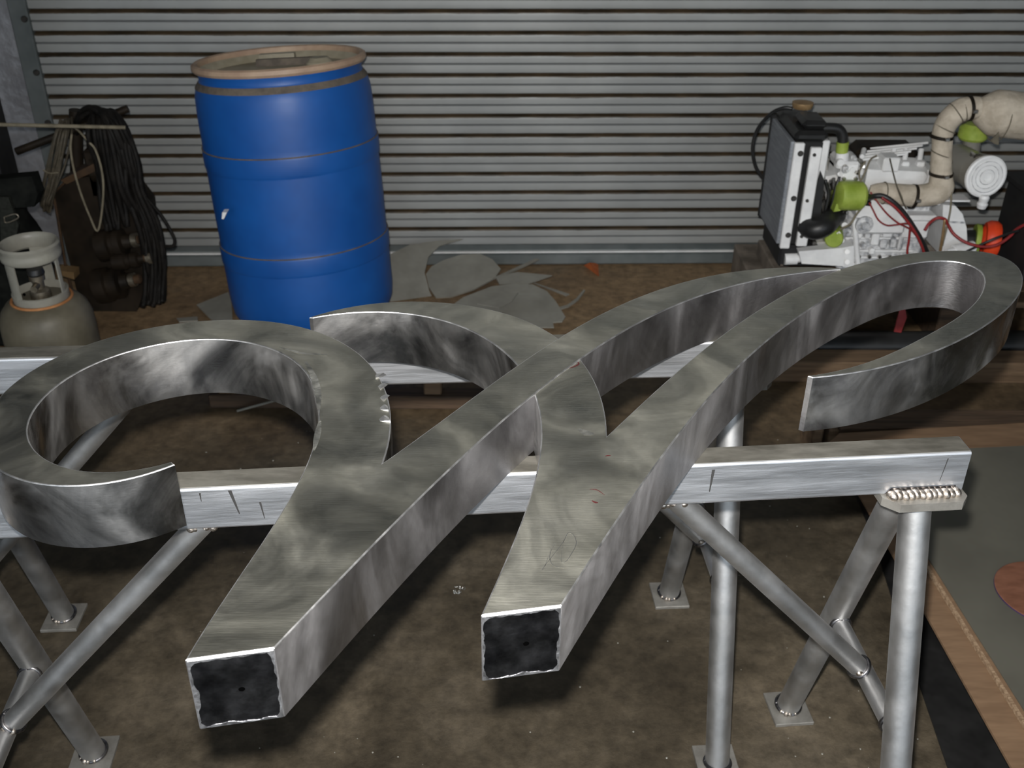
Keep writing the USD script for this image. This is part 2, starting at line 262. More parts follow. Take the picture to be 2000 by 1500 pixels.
single('ceiling', rbox(-4.5, 4.8, -3.2, 4.1, 3.4, 3.45, .003), 'roof_sheet', kind='structure')
single('steel_post', [rbox(-1.84, -1.645, 3.145, 3.27, 0, 3.4, .004), rbox(-1.87, -1.632, 3.13, 3.145, 0, 3.4, .002)], 'black_matt', 'black steel post at the left edge, beside the silver foil wall', 'post')

# ================================================================ the two sawhorses
H, BH, BW, FT, SP, OV, LEN, PR = .8273, .070, .0445, .2452, .0095, .0599, 1.3995, .0232
def sawhorse(x0, y0, th, label, marks):
    u = np.array([math.cos(th), math.sin(th), 0]); v = np.array([-math.sin(th), math.cos(th), 0]); Z = np.array([0, 0, 1.])
    o = np.array([x0, y0, 0]); base = o - u * (OV + LEN / 2)
    t = thing('sawhorse', label, 'sawhorse', base, 'aluminium sawhorses under the letter')
    X = lambda du, dv, z: o + u * du + v * dv + Z * z
    fy = -.035                                              # front face of the beam, measured from the line of the legs
    # hollow rectangular beam with rounded corners
    def ring(inset):
        q = []
        for (sy, sz, a0) in ((1, 1, 0), (-1, 1, 90), (-1, -1, 180), (1, -1, 270)):
            for a in (0, 30, 60, 90):
                r = .005 - min(inset, .003); q.append((fy + BW / 2 + sy * (BW / 2 - .005) + r * math.cos(math.radians(a0 + a)) - sy * max(0, inset - .003), H - BH / 2 + sz * (BH / 2 - .005) + r * math.sin(math.radians(a0 + a)) - sz * max(0, inset - .003)))
        return np.array(q)
    A, B = ring(0), ring(.004); n = len(A); vs, f = [], []
    for R, d in ((A, 0), (A, -(LEN + 2 * OV)), (B, -(LEN + 2 * OV)), (B, 0)): vs += [X(d, a, b) for a, b in R]
    for k in range(4):
        for i in range(n):
            j = (i + 1) % n; a, b, c, d = k * n + i, k * n + j, ((k + 1) % 4) * n + j, ((k + 1) % 4) * n + i; f += [(a, b, c), (a, c, d)]
    part(t, 'beam', trimesh.Trimesh(vs, f, process=False), 'beam_metal', smooth=50)
    part(t, 'beam_top', hull([X(d, fy + .0035 + (BW - .007) * k, H + z) for d in (-.001, -(LEN + 2 * OV - .001)) for k in (0, 1) for z in (-.0004, .0002)]), 'beam_dull', label='dull stained top of the beam', smooth=False)
    zt = H - BH - .014
    for e, du in ((1, -OV), (-1, -(OV + LEN))):
        # chamfered top plate with its weld bead
        w0, w1, d0, d1 = du - .062, du + .064, -.060, .050
        if e < 0: w0, w1 = du - .064, du + .062
        pl = [X(a, b, z) for z in (zt, zt + .014) for a, b in ((w0 + .02, d0), (w1 - .012, d0), (w1, d0 + .014), (w1, d1 - .014), (w1 - .014, d1), (w0 + .014, d1), (w0, d1 - .014), (w0, d0 + .02))]
        tp = part(t, 'top_plate', hull(pl), 'plate_metal')
        bl = []
        for i in range(12):
            a = w0 + .014 + (w1 - w0 - .030) * i / 11
            s = trimesh.creation.icosphere(2, 1.); s.apply_scale((.0072, .0100, .0080 + .0008 * math.sin(i * 2.3))); s.apply_translation((0, 0, 0)); bl.append(move(s, X(a, fy - .006 + .0015 * math.sin(i * 1.9), H - BH + .003), rz=th + .35))
        part(tp, 'weld_bead', bl, 'weld_metal', label='rippled bright weld bead', smooth=True)
        part(tp, 'burn_mark', hull([X(a, fy - .0006 - c, z) for c in (0, .0006) for a, z in ((w0 + .004, H - BH + .004), (w1 - .012, H - BH + .004), (w1 - .016, H - BH + .0125), (w0 + .012, H - BH + .0135))]), 'weld_burn', label='blue black burn along the weld')
        feet = {}
        for s in (1, -1):
            foot, top = X(du, s * FT, .006), X(du, s * SP + (-.012 if s < 0 else .006), zt)
            feet[s] = (foot, top)
            lg = part(t, 'leg', rod(foot, top, PR, sides=28), 'pipe_metal', smooth=50)
            ax = (top - foot) / np.linalg.norm(top - foot)
            part(lg, 'collar_weld', torus(X(du, s * FT, .011) + ax * .002, (ax + Z) / 2, PR + .001, .0042, 30, 8), 'weld_burn', label='dark weld round the foot', smooth=True)
            gl = [move(trimesh.creation.icosphere(1, r_), X(du, s * FT, .011) + np.array([math.cos(a), math.sin(a), 0]) * (PR + .002)) for a, r_ in ((3.9, .0042), (4.35, .0060), (4.62, .0048), (5.1, .0040))]
            part(lg, 'weld_drop', gl, 'weld_metal', label='bright weld drops', smooth=True)
            part(lg, 'top_weld', torus(top + np.array([0, 0, -.004]), Z, PR + .001, .0045, 30, 8), 'weld_metal', smooth=True)
            part(t, 'foot_plate', move(rbox(-.040, .040, -.043, .043, 0, .008, .001), X(du, s * (FT - .004), 0), rz=th), 'plate_metal')
        zs = .36; k = (zs - .006) / (zt - .006)
        a, b = (feet[s][0] * (1 - k) + feet[s][1] * k for s in (1, -1))
        ad = (b - a) / np.linalg.norm(b - a)
        st = part(t, 'cross_strut', rod(a + ad * .012, b - ad * .012, .0165, sides=22), 'pipe_metal', smooth=50)
        part(st, 'weld_ring', [torus(a + ad * (PR + .003), ad, .0172, .004, 26, 8), torus(b - ad * (PR + .003), ad, .0172, .004, 26, 8)], 'weld_burn', label='dark weld rings', smooth=True)
        p, q = (a + b) / 2, X(-.425 if e > 0 else -(2 * OV + LEN - .425), fy + BW / 2, H - BH)
        bd = (q - p) / np.linalg.norm(q - p)
        br = part(t, 'brace', rod(p + bd * .004, q - bd * .001, .0175, sides=22), 'pipe_metal', smooth=50)
        part(br, 'weld_ring', torus(p + bd * .018, bd, .0180, .0045, 26, 8), 'weld_burn', label='dark weld ring', smooth=True)
        part(br, 'weld_drop', [move(trimesh.creation.icosphere(1, .006), p + bd * .016 + np.array([dx, -.016, dz])) for dx, dz in ((-.006, .004), (0, .001), (.006, -.003))], 'weld_metal', smooth=True, label='bright weld drops')
        part(br, 'top_weld', [move(trimesh.creation.icosphere(1, .0045 + .15 * abs(dx)), q + u * dx + v * -.012 + Z * -.004) for dx in (-.017, -.011, -.003, .004, .013)], 'weld_metal', smooth=True)
    for (a, zt_, zb, wd, sl) in marks:
        part(t, 'cut_mark', hull([X(a + dx + sl * (z < (zt_ + zb) / 2), fy - .0004 - c, z) for c in (0, .0004) for dx, z in ((-wd, zt_), (wd, zt_), (wd * .3, zb), (-wd * .3, zb))]), 'black_mark', label='black cut mark')
    return t, X
near, XN = sawhorse(.6582, 1.2472, .0915, 'aluminium sawhorse nearest the camera, its beam end and thick weld in view on the right', [(-1.088, .820, .806, .0012, .0), (-1.048, .822, .782, .0024, .008), (-1.010, .800, .772, .0014, .003), (-.378, .818, .780, .0022, -.002), (-.034, .818, .778, .0007, -.004)])
far, XF = sawhorse(.4489, 1.5870, .0619, 'aluminium sawhorse farther back, its beam mostly hidden under the letter', [])

FEET = [tuple(X_(du, s * FT, 0)[:2]) for X_ in (XN, XF) for du in (-OV, -(OV + LEN)) for s in (1, -1)]
# ================================================================ the big script letter lying on the sawhorses
AB = np.array([-2293,7224,-3115,7060,-3097,7176,-3078,7292,-3057,7409,-3035,7526,-3012,7643,-2989,7761,-2964,7879,-2939,7998,-2914,8117,-2889,8236,-2863,8355,-2837,8475,-2811,8595,-2786,8715,-2761,8835,-2737,8956,-2713,9077,-2690,9198,-2668,9319,-2647,9441,-2627,9562,-2608,9684,-2591,9805,-2576,9927,-2562,10049,-2550,10171,-2541,10293,-2533,10415,-2528,10537,-2525,10659,-2525,10781,-2527,10903,-2532,11025,-2540,11147,-2552,11268,-2566,11390,-2584,11511,-2605,11633,-2631,11754,-2659,11875,-2692,11995,-2729,12114,-2770,12231,-2815,12346,-2864,12459,-2918,12569,-2976,12676,-3040,12779,-3108,12878,-3180,12973,-3258,13063,-3342,13148,-3430,13227,-3522,13300,-3619,13367,-3720,13428,-3824,13482,-3931,13530,-4041,13570,-4153,13603,-4267,13628,-4382,13645,-4499,13654,-4616,13654,-4733,13646,-4851,13629,-4967,13604,-5083,13570,-5197,13529,-5309,13481,-5418,13425,-5523,13362,-5625,13293,-5723,13218,-5817,13137,-5905,13050,-5987,12957,-6063,12860,-6132,12758,-6195,12651,-6249,12540,-6297,12426,-6336,12309,-6368,12190,-6393,12070,-6410,11948,-6419,11826,-6420,11704,-6414,11582,-6400,11462,-6378,11344,-6348,11229,-6311,11116,-6265,11007,-6211,10903,-6150,10803,-6081,10708,-6006,10619,-5924,10537,-5837,10461,-5743,10392,-5645,10332,-5542,10279,-5435,10235,-5324,10200,-5209,10176,-5092,10161,-4972,10157,-4849,10164,-4725,10183,-4600,10214,-4474,10258,-4347,10315,-4220,10386,-4161,10327,-4264,10240,-4371,10162,-4481,10093,-4595,10034,-4710,9983,-4828,9942,-4947,9910,-5066,9887,-5185,9872,-5304,9867,-5423,9870,-5539,9883,-5654,9903,-5766,9932,-5876,9969,-5983,10014,-6086,10067,-6185,10126,-6280,10193,-6370,10267,-6455,10347,-6535,10434,-6608,10526,-6676,10624,-6738,10727,-6795,10834,-6845,10945,-6889,11060,-6927,11178,-6959,11297,-6985,11419,-7005,11543,-7018,11667,-7025,11792,-7026,11916,-7020,12040,-7008,12163,-6989,12285,-6963,12404,-6931,12522,-6892,12637,-6848,12749,-6797,12859,-6741,12966,-6680,13070,-6613,13170,-6541,13268,-6465,13362,-6383,13452,-6298,13539,-6208,13621,-6114,13700,-6016,13774,-5915,13844,-5810,13910,-5703,13971,-5592,14027,-5480,14079,-5365,14126,-5248,14168,-5129,14205,-5010,14237,-4889,14263,-4767,14285,-4645,14301,-4523,14312,-4401,14317,-4279,14317,-4157,14311,-4037,14299,-3918,14282,-3800,14258,-3684,14229,-3570,14193,-3457,14153,-3347,14107,-3239,14055,-3134,13999,-3031,13938,-2932,13872,-2835,13802,-2741,13727,-2650,13648,-2563,13565,-2480,13478,-2400,13387,-2324,13293,-2252,13196,-2184,13096,-2119,12992,-2059,12886,-2002,12778,-1949,12667,-1899,12554,-1853,12439,-1811,12322,-1772,12204,-1737,12085,-1705,11964,-1677,11843,-1652,11721,-1630,11598,-1612,11475,-1597,11353,-1586,11230,-1578,11107,-1573,10985,-1571,10864,-1572,10744,-1577,10624,-1585,10506,-1595,10390,-1528,10487,-1461,10584,-1394,10682,-1327,10780,-1260,10879,-1194,10979,-1127,11079,-1061,11179,-994,11280,-928,11381,-861,11483,-795,11584,-728,11686,-661,11789,-594,11891,-527,11993,-459,12096,-391,12199,-323,12301,-255,12404,-186,12506,-117,12608,-48,12710,22,12812,93,12914,164,13015,235,13116,307,13216,380,13316,453,13416,527,13515,601,13613,677,13711,753,13808,829,13905,907,14001,985,14096,1064,14190,1145,14283,1226,14375,1308,14467,1390,14557,1474,14646,1559,14734,1645,14821,1731,14906,1819,14990,1908,15073,1997,15154,2088,15233,2180,15310,2273,15386,2367,15460,2462,15532,2558,15602,2655,15670,2753,15736,2853,15800,2953,15861,3055,15920,3158,15977,3262,16031,3367,16082,3474,16131,3581,16178,3690,16221,3801,16262,3912,16300,4025,16334,4139,16366,4254,16395,4371,16420,4489,16442,4608,16461,4729,16477,4851,16489,4974,16497,5099,16502,5225,16503,5353,16501,5482,16494,5613,16484,5745,16469,5756,16422,5630,16401,5505,16377,5383,16350,5261,16321,5141,16290,5022,16256,4905,16220,4789,16182,4675,16142,4562,16099,4450,16054,4340,16007,4231,15958,4123,15907,4016,15854,3911,15799,3807,15742,3704,15683,3602,15622,3502,15560,3403,15495,3305,15429,3208,15362,3112,15292,3017,15221,2923,15148,2831,15074,2739,14999,2649,14922,2559,14843,2471,14763,2384,14682,2297,14599,2212,14515,2127,14430,2044,14344,1961,14257,1879,14168,1798,14079,1718,13988,1639,13896,1561,13804,1483,13710,1406,13616,1330,13521,1255,13425,1181,13328,1107,13230,1034,13132,962,13033,890,12934,820,12834,749,12733,680,12632,611,12531,542,12429,475,12327,407,12224,341,12121,275,12018,209,11915,144,11811,80,11707,16,11602,-48,11498,-111,11393,-173,11288,-235,11183,-297,11078,-358,10972,-419,10866,-479,10760,-539,10654,-598,10548,-657,10441,-716,10335,-774,10228,-832,10121,-890,10014,-947,9907,-1004,9800,-1060,9693,-1117,9585,-1172,9478,-1228,9370,-1283,9263,-1338,9155,-1393,9048,-1448,8940,-1502,8833,-1556,8725,-1610,8618,-1663,8510,-1717,8402,-1770,8295,-1823,8188,-1876,8080,-1928,7973,-1981,7866,-2033,7758,-2085,7651,-2137,7544,-2189,7437,-2241,7331]).reshape(-1,2)/1e4
AB_CAPS = [0,115,311]
CD = np.array([525,7874,-301,7721,-270,7833,-238,7946,-206,8060,-173,8174,-141,8289,-109,8406,-77,8522,-45,8640,-13,8758,18,8877,49,8996,79,9116,108,9236,136,9357,164,9478,190,9600,215,9722,239,9844,261,9966,282,10089,301,10211,319,10334,334,10457,348,10580,360,10703,369,10826,377,10948,382,11071,384,11193,384,11316,382,11438,376,11559,368,11681,357,11802,342,11922,325,12043,304,12162,280,12281,252,12400,221,12518,185,12635,147,12752,104,12867,58,12981,9,13093,-45,13203,-102,13311,-162,13417,-226,13520,-293,13621,-364,13718,-439,13812,-517,13902,-598,13989,-683,14071,-771,14150,-862,14223,-957,14292,-1055,14356,-1156,14415,-1261,14468,-1368,14516,-1478,14557,-1590,14593,-1705,14623,-1821,14647,-1939,14664,-2059,14675,-2180,14679,-2303,14676,-2426,14666,-2550,14649,-2674,14625,-2798,14593,-2923,14553,-3047,14506,-3171,14451,-3227,14460,-3127,14544,-3024,14621,-2919,14692,-2811,14756,-2700,14814,-2588,14866,-2474,14912,-2358,14952,-2241,14986,-2123,15013,-2004,15035,-1885,15052,-1765,15063,-1645,15068,-1524,15068,-1404,15062,-1285,15051,-1166,15035,-1049,15014,-932,14988,-817,14957,-704,14921,-592,14881,-482,14836,-375,14786,-271,14732,-169,14673,-70,14611,25,14544,117,14473,206,14397,290,14318,371,14236,447,14149,520,14059,589,13966,654,13870,716,13771,774,13669,828,13564,879,13457,926,13348,970,13236,1011,13123,1048,13008,1082,12891,1113,12773,1140,12653,1165,12533,1186,12411,1205,12289,1221,12166,1233,12043,1243,11919,1250,11795,1254,11672,1256,11548,1255,11425,1251,11303,1245,11181,1242,11070,1309,11173,1376,11276,1443,11379,1510,11481,1577,11583,1644,11685,1712,11787,1779,11888,1846,11989,1913,12090,1981,12190,2049,12290,2117,12390,2185,12489,2253,12588,2321,12687,2390,12785,2459,12883,2529,12981,2598,13078,2669,13175,2739,13271,2810,13368,2881,13464,2953,13559,3025,13654,3098,13749,3171,13843,3245,13937,3319,14031,3394,14124,3470,14217,3546,14309,3623,14401,3700,14493,3778,14584,3857,14675,3937,14765,4017,14855,4098,14945,4180,15034,4263,15122,4347,15211,4431,15299,4517,15386,4603,15473,4690,15559,4778,15644,4867,15728,4957,15811,5048,15894,5140,15975,5233,16054,5327,16133,5422,16210,5518,16285,5615,16359,5713,16431,5813,16501,5913,16569,6014,16634,6117,16698,6220,16760,6325,16819,6431,16875,6538,16929,6646,16981,6755,17029,6865,17075,6977,17118,7090,17157,7204,17194,7320,17227,7436,17257,7554,17284,7673,17307,7794,17326,7916,17341,8039,17353,8162,17360,8285,17360,8403,17352,8515,17333,8619,17301,8711,17254,8791,17190,8855,17109,8905,17014,8940,16909,8959,16796,8963,16678,8952,16556,8930,16432,8896,16307,8853,16181,8803,16056,8746,15934,8685,15814,8621,15698,8555,15588,8487,15482,8418,15380,8347,15282,8275,15187,8202,15095,8127,15006,8050,14917,7972,14830,7892,14744,7811,14659,7729,14574,7645,14490,7559,14406,7472,14324,7384,14242,7294,14162,7204,14082,7111,14004,7018,13927,6923,13852,6827,13777,6729,13705,6631,13633,6531,13564,6430,13496,6328,13430,6225,13366,6120,13303,6015,13243,5908,13185,5801,13129,5692,13075,5582,13023,5472,12974,5360,12928,5247,12884,5134,12842,5019,12803,4904,12767,4787,12734,4670,12704,4552,12676,4433,12652,4313,12631,4251,12678,4370,12710,4488,12747,4603,12788,4717,12833,4828,12881,4938,12933,5045,12988,5151,13046,5256,13107,5359,13170,5461,13235,5561,13303,5660,13373,5758,13444,5855,13517,5951,13591,6046,13666,6141,13743,6235,13820,6328,13897,6421,13975,6514,14053,6606,14131,6697,14210,6788,14289,6878,14369,6967,14450,7055,14532,7141,14616,7226,14701,7310,14788,7392,14877,7472,14968,7550,15062,7626,15158,7700,15257,7771,15359,7840,15464,7907,15572,7970,15684,8031,15800,8087,15918,8136,16038,8175,16157,8202,16275,8214,16388,8208,16495,8182,16595,8137,16684,8076,16759,7998,16818,7907,16857,7805,16878,7694,16883,7576,16873,7454,16851,7330,16818,7206,16776,7085,16728,6969,16673,6857,16614,6749,16551,6644,16484,6542,16414,6443,16341,6345,16267,6249,16191,6153,16114,6059,16036,5965,15957,5873,15878,5781,15798,5690,15717,5601,15635,5512,15552,5423,15469,5336,15385,5250,15300,5164,15215,5079,15128,4995,15042,4912,14954,4830,14866,4748,14777,4667,14687,4587,14597,4508,14506,4429,14414,4352,14322,4274,14230,4198,14136,4122,14042,4047,13948,3973,13853,3899,13757,3826,13661,3754,13565,3682,13467,3611,13370,3541,13272,3471,13173,3401,13074,3333,12974,3265,12874,3197,12774,3130,12673,3064,12572,2998,12470,2932,12368,2867,12266,2803,12163,2739,12060,2676,11956,2613,11852,2550,11748,2488,11644,2427,11539,2366,11434,2305,11328,2245,11223,2185,11117,2125,11011,2066,10904,2008,10798,1949,10691,1891,10584,1834,10477,1776,10369,1719,10262,1663,10154,1606,10046,1550,9938,1494,9830,1439,9721,1383,9613,1328,9505,1273,9396,1219,9288,1164,9179,1110,9070,1056,8961,1003,8853,949,8744,895,8635,842,8526,789,8417,736,8309,683,8200,630,8091,578,7983]).reshape(-1,2)/1e4
CD_CAPS = [0,78,284]

LT, LZ = H + .0955, H + .0004
letter = thing('metal_letter', 'large brushed aluminium script letter of hollow box section lying on two sawhorses', 'sign letter', (0, 1.2, H))
def inset(P, d):
    """Outline moved inwards by d at every vertex (P runs counter-clockwise)."""
    a = P - np.roll(P, 1, 0); b = np.roll(P, -1, 0) - P; a /= np.linalg.norm(a, axis=1, keepdims=True); b /= np.linalg.norm(b, axis=1, keepdims=True)
    na, nb = np.c_[-a[:, 1], a[:, 0]], np.c_[-b[:, 1], b[:, 0]]; m = na + nb; l = np.linalg.norm(m, axis=1, keepdims=True); m /= np.maximum(l, 1e-9)
    return P + m * np.minimum(d / np.maximum((m * na).sum(1, keepdims=True), .2), 3 * d)
def wall(P, Q, za, zb, skip=()):
    n = len(P); v = np.vstack([np.c_[P, np.full(n, za)], np.c_[Q, np.full(n, zb)]]); f = []
    for i in range(n):
        if i in skip: continue
        j = (i + 1) % n; f += [(i, j, n + j), (i, n + j, n + i)]
    return trimesh.Trimesh(v, f, process=False)
def stroke(P, caps, top, label, mill, extra):
    n = len(P); P = P[::-1]; caps = [(n - 2 - c) % n for c in caps]           # now counter-clockwise
    ch = .0018; I = inset(P, ch); B = inset(P, .0005)
    pg = Polygon(I).buffer(0)
    tv, tf = trimesh.creation.triangulate_polygon(pg, engine='earcut')
    face = trimesh.Trimesh(np.c_[tv, np.full(len(tv), top)], tf, process=False)
    if face.face_normals[:, 2].mean() < 0: face.invert()
    fp = part(letter, 'face', face, 'face_metal', label=label, smooth=False)
    bv = np.c_[tv, np.full(len(tv), LZ)]; bf = trimesh.Trimesh(bv, np.asarray(tf)[:, ::-1], process=False)
    if bf.face_normals[:, 2].mean() > 0: bf.invert()
    part(letter, 'underside', bf, 'side_sanded', smooth=False)
    ends = sorted({(c + 1) % n for c in caps} | set(caps) | {(n - 1 - e) % n for e in extra}); skip_all = set(range(n))
    for i, e0 in enumerate(ends):
        e1 = ends[(i + 1) % len(ends)]; idx = [(e0 + k) % n for k in range((e1 - e0) % n or n)]
        orig = (n - 2 - idx[len(idx) // 2]) % n
        m = 'side_mill' if any(lo <= orig < hi for lo, hi in mill) else 'side_sanded'
        part(letter, 'side_strip', wall(P, P, LZ, top - ch, skip_all - set(idx)), m, label='dark mill-finished side strip' if m == 'side_mill' else 'sanded grey side strip', smooth=32)
    rings = [P + (I - P) * (1 - math.cos(a)) for a in np.radians((0, 22, 45, 68, 90))]; zs_ = [top - ch * (1 - math.sin(a)) for a in np.radians((0, 22, 45, 68, 90))]
    part(fp, 'ground_edge', trimesh.util.concatenate([wall(rings[k], rings[k + 1], zs_[k], zs_[k + 1]) for k in range(4)]), 'edge_metal', label='bright ground edge', smooth=False)
    return P, caps
def end_cap(p, q, top, hole):
    """Closing plate on the end between plan points p and q, with its ground weld margin; outward is to the right of p -> q."""
    p, q = np.array(p), np.array(q); w = np.linalg.norm(q - p); e = (q - p) / w; nrm = np.array([e[1], -e[0]]); h = top - LZ
    T = np.eye(4); T[:3, 0], T[:3, 1], T[:3, 2], T[:3, 3] = (*e, 0), (0, 0, 1), (*nrm, 0), (*(p + nrm * .0002), LZ)
    out = Polygon([(.0012, .001), (w - .0012, .001), (w - .0012, h - .0012), (.0012, h - .0012)])
    g = random.Random(int(w * 1e5)); m = []
    for (a, b, d0, d1) in (((0, 0), (w, 0), .003, .010), ((w, 0), (w, h), .004, .010), ((w, h), (0, h), .005, .009), ((0, h), (0, 0), .004, .013)):
        a, b = np.array(a), np.array(b); dd = (b - a); ln = np.linalg.norm(dd); dd /= ln; nn = np.array([-dd[1], dd[0]])
        ph = [g.uniform(0, 6.28) for _ in range(3)]
        for s in np.linspace(.09, .91, 34): m.append(a + dd * ln * s + nn * (d0 * .55 + (d1 - d0) * .55 * (.5 + .5 * math.sin(3.1 * s + ph[0]) * math.sin(7 * s + ph[1])) ** 2 + .0006 * math.sin(31 * s + ph[2]) + .0003 * g.uniform(-1, 1)))
    inner = Polygon(m).buffer(0); inner = inner if inner.geom_type == 'Polygon' else max(inner.geoms, key=lambda x: x.area)
    rim = trimesh.creation.extrude_polygon(out.difference(inner).buffer(0), .0012, engine='earcut') if out.difference(inner).geom_type == 'Polygon' else trimesh.util.concatenate([trimesh.creation.extrude_polygon(k, .0012, engine='earcut') for k in out.difference(inner).geoms])
    pl = inner.buffer(.0002)
    if hole: pl = pl.difference(Polygon([(w * .56 + .0034 * math.cos(a), h * .50 + .0030 * math.sin(a)) for a in np.linspace(0, 6.28, 20)[:-1]]))
    plate = trimesh.creation.extrude_polygon(pl, .0007, engine='earcut')
    for m_ in (rim, plate): m_.apply_transform(T)
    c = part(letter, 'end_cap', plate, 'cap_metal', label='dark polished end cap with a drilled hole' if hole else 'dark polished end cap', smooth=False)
    part(c, 'weld_margin', rim, 'ground_weld', label='bright ground weld round the cap', smooth=False)
    if hole:
        d = trimesh.creation.cylinder(.0033, .0004, sections=20); d.apply_translation((w * .56, h * .50, .0002)); d.apply_transform(T); part(c, 'hole_disc', d, 'hole_dark')  # black disc: the darkness inside the hole is put into its colour
for P, caps, top, label, mill, extra in ((AB, AB_CAPS, LT, 'olive grey brushed face of the loop and diagonal stroke', ((1, 228),), (228,)), (CD, CD_CAPS, LT - .0025, 'olive grey brushed face of the stroke with the right-hand curl', ((1, 160), (236, 284)), (236, 284, 160))):
    P, caps = stroke(P, caps, top, label, mill, extra)
    for k, c in enumerate(sorted(caps, key=lambda c: -np.linalg.norm(P[(c + 1) % len(P)] - P[c]))):
        p, q = P[c], P[(c + 1) % len(P)]
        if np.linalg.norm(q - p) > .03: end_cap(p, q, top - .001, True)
# ground patches and scrape marks left in the faces, and red marker strokes
def streak(pts, w, z, m, name, label):
    c = curve(pts, 6); d = np.gradient(c, axis=0); d /= np.linalg.norm(d, axis=1, keepdims=True); s = np.c_[-d[:, 1], d[:, 0]]; k = np.linspace(0, np.pi, len(c)); w = w * (.35 + .65 * np.sin(k))[:, None]
    v = np.vstack([np.c_[c + s * w, np.full(len(c), z)], np.c_[c - s * w, np.full(len(c), z)]]); n = len(c); f = []
    for i in range(n - 1): f += [(i, n + i, n + i + 1), (i, n + i + 1, i + 1)]
    t = trimesh.Trimesh(v, f, process=False)
    if t.face_normals[:, 2].mean() < 0: t.invert()
    return part(letter, name, t, m, label=label, smooth=False)
zc = LT - .0025 + .0003
streak([(0.0831, 1.2854), (0.0908, 1.2900), (0.0972, 1.2978), (0.0954, 1.3070)], .0014, zc, 'red_marker', 'marker_stroke', 'red marker stroke')
streak([(0.0940, 0.9883), (0.1025, 0.9873), (0.1110, 0.9772)], .0006, zc, 'red_marker', 'marker_stroke', 'red marker stroke')
streak([(0.0950, 0.9659), (0.0984, 0.9629), (0.1020, 0.9619)], .0014, zc, 'red_marker', 'marker_stroke', 'red marker stroke')
streak([(0.1179, 1.0592), (0.1212, 1.0604), (0.1251, 1.0604)], .0010, zc, 'red_marker', 'marker_stroke', 'red marker stroke')
streak([(0.0498, 0.8987), (0.0365, 0.8471), (0.0353, 0.8462), (0.0568, 0.8861), (0.0645, 0.9052), (0.0711, 0.8989), (0.0721, 0.8845), (0.0650, 0.8660), (0.0589, 0.8549), (0.0546, 0.8591), (0.0595, 0.8969)], .0004, zc, 'scratch_metal', 'scratch', 'pale looping scratch')
streak([(0.0501, 0.8897), (0.0426, 0.8667), (0.0454, 0.8497), (0.0585, 0.8448)], .0004, zc, 'scratch_metal', 'scratch', 'pale looping scratch')
metal('ground_patch', (.50, .50, .46), (.64, .64, .60), (.46, .58), scale=30., gdist=.0006, dent=.001)
for top, w, pts in ((.9228, .0050, [(-0.3015, 1.2965), (-0.2828, 1.2530), (-0.2683, 1.2061), (-0.2597, 1.1630)]), (.9228, .0042, [(-0.2536, 1.1347), (-0.2512, 1.1000), (-0.2497, 1.0646)]), (.9228, .0030, [(-0.3491, 1.3403), (-0.3112, 1.3214), (-0.2726, 1.3171)]), (.9203, .0060, [(0.0877, 1.1222), (0.0972, 1.1124), (0.1071, 1.1101)])):
    streak([tuple(p) for p in pts], w, top + .0003, 'ground_patch', 'ground_patch', 'bright ground patch')
# the row of file notches along the outer edge of the left loop
for (a, b) in (((-0.1958, 1.2629),(-0.1865, 1.2526)), ((-0.1896, 1.2295),(-0.1790, 1.2239)), ((-0.1837, 1.1974),(-0.1720, 1.1934)), ((-0.1814, 1.1652),(-0.1672, 1.1680)), ((-0.1799, 1.1355),(-0.1629, 1.1407))):
    pa, pb = np.array(a), np.array(b); e = (pb - pa); nn = np.array([-e[1], e[0]]) / np.linalg.norm(e)
    part(letter, 'file_notch', hull([(*(pa), LT - .001), (*(pb + nn * .010), LT - .001), (*(pb - nn * .010), LT - .001), (*(pa * .35 + pb * .65 + nn * .008), LT + .0016), (*(pb - nn * .008), LT + .0026)]), 'edge_metal', label='bright filed notch at the edge', smooth=False)
# ================================================================ blue plastic drum
ax = np.array([-.0555, .0732, 1.]); ax /= np.linalg.norm(ax); DC = np.array([-.7162, 3.325, .024]); DR = .2899
drum = thing('plastic_drum', 'blue plastic drum with a dirty tan rim, leaning in front of the roller door', 'drum', (-.7162, 3.325, 0))
pr = [(0, .02), (.20, .012), (.255, .0), (.272, .010), (.283, .035), (.288, .08), (.2893, .215), (.2893, .2155), (.2925, .224), (.2930, .250), (.2925, .272), (.2900, .280), (.2875, .286), (.288, .30), (.2895, .42), (.289, .541), (.2885, .5455), (.2925, .553), (.2932, .578), (.2925, .602), (.2905, .609), (.2885, .614), (.2885, .63), (.2880, .72), (.285, .775), (.277, .806), (.266, .822), (.263, .828), (.2635, .842), (.267, .856)]
body = part(drum, 'body', lathe(pr, DC, ax, 72), 'drum_blue', smooth=38)
for (r, z) in ((.2930, .6095), (.2925, .2805)): part(body, 'dirt_line', torus(DC + ax * z, ax, r - .0022, .0024, 73, 6), 'drum_dirt', label='dirt lying on the ridge', smooth=True)
part(body, 'dirt_band', lathe([(.2795, .803), (.2785, .806), (.2665, .8225), (.2655, .8225)], DC, ax, 72), 'drum_dirt', label='dirty shoulder band')
part(drum, 'rim', lathe([(.262, .850), (.276, .852), (.2815, .860), (.2800, .872), (.272, .877), (.262, .874), (.258, .860), (.262, .850)], DC, ax, 72), 'drum_rim', label='faded tan rim', smooth=40)
lid = part(drum, 'lid', lathe([(.263, .862), (.250, .852), (.242, .836), (.06, .836), (0, .836)], DC, ax, 72), 'drum_lid', label='dusty tan lid')
e1 = np.cross([0, 1., 0], ax); e1 /= np.linalg.norm(e1); e2 = np.cross(ax, e1)
part(lid, 'bung', lathe([(0, .862), (.030, .862), (.036, .856), (.044, .848), (.046, .836)], DC + e1 * .12 + e2 * .05, ax, 28), 'drum_lid', label='screw bung')
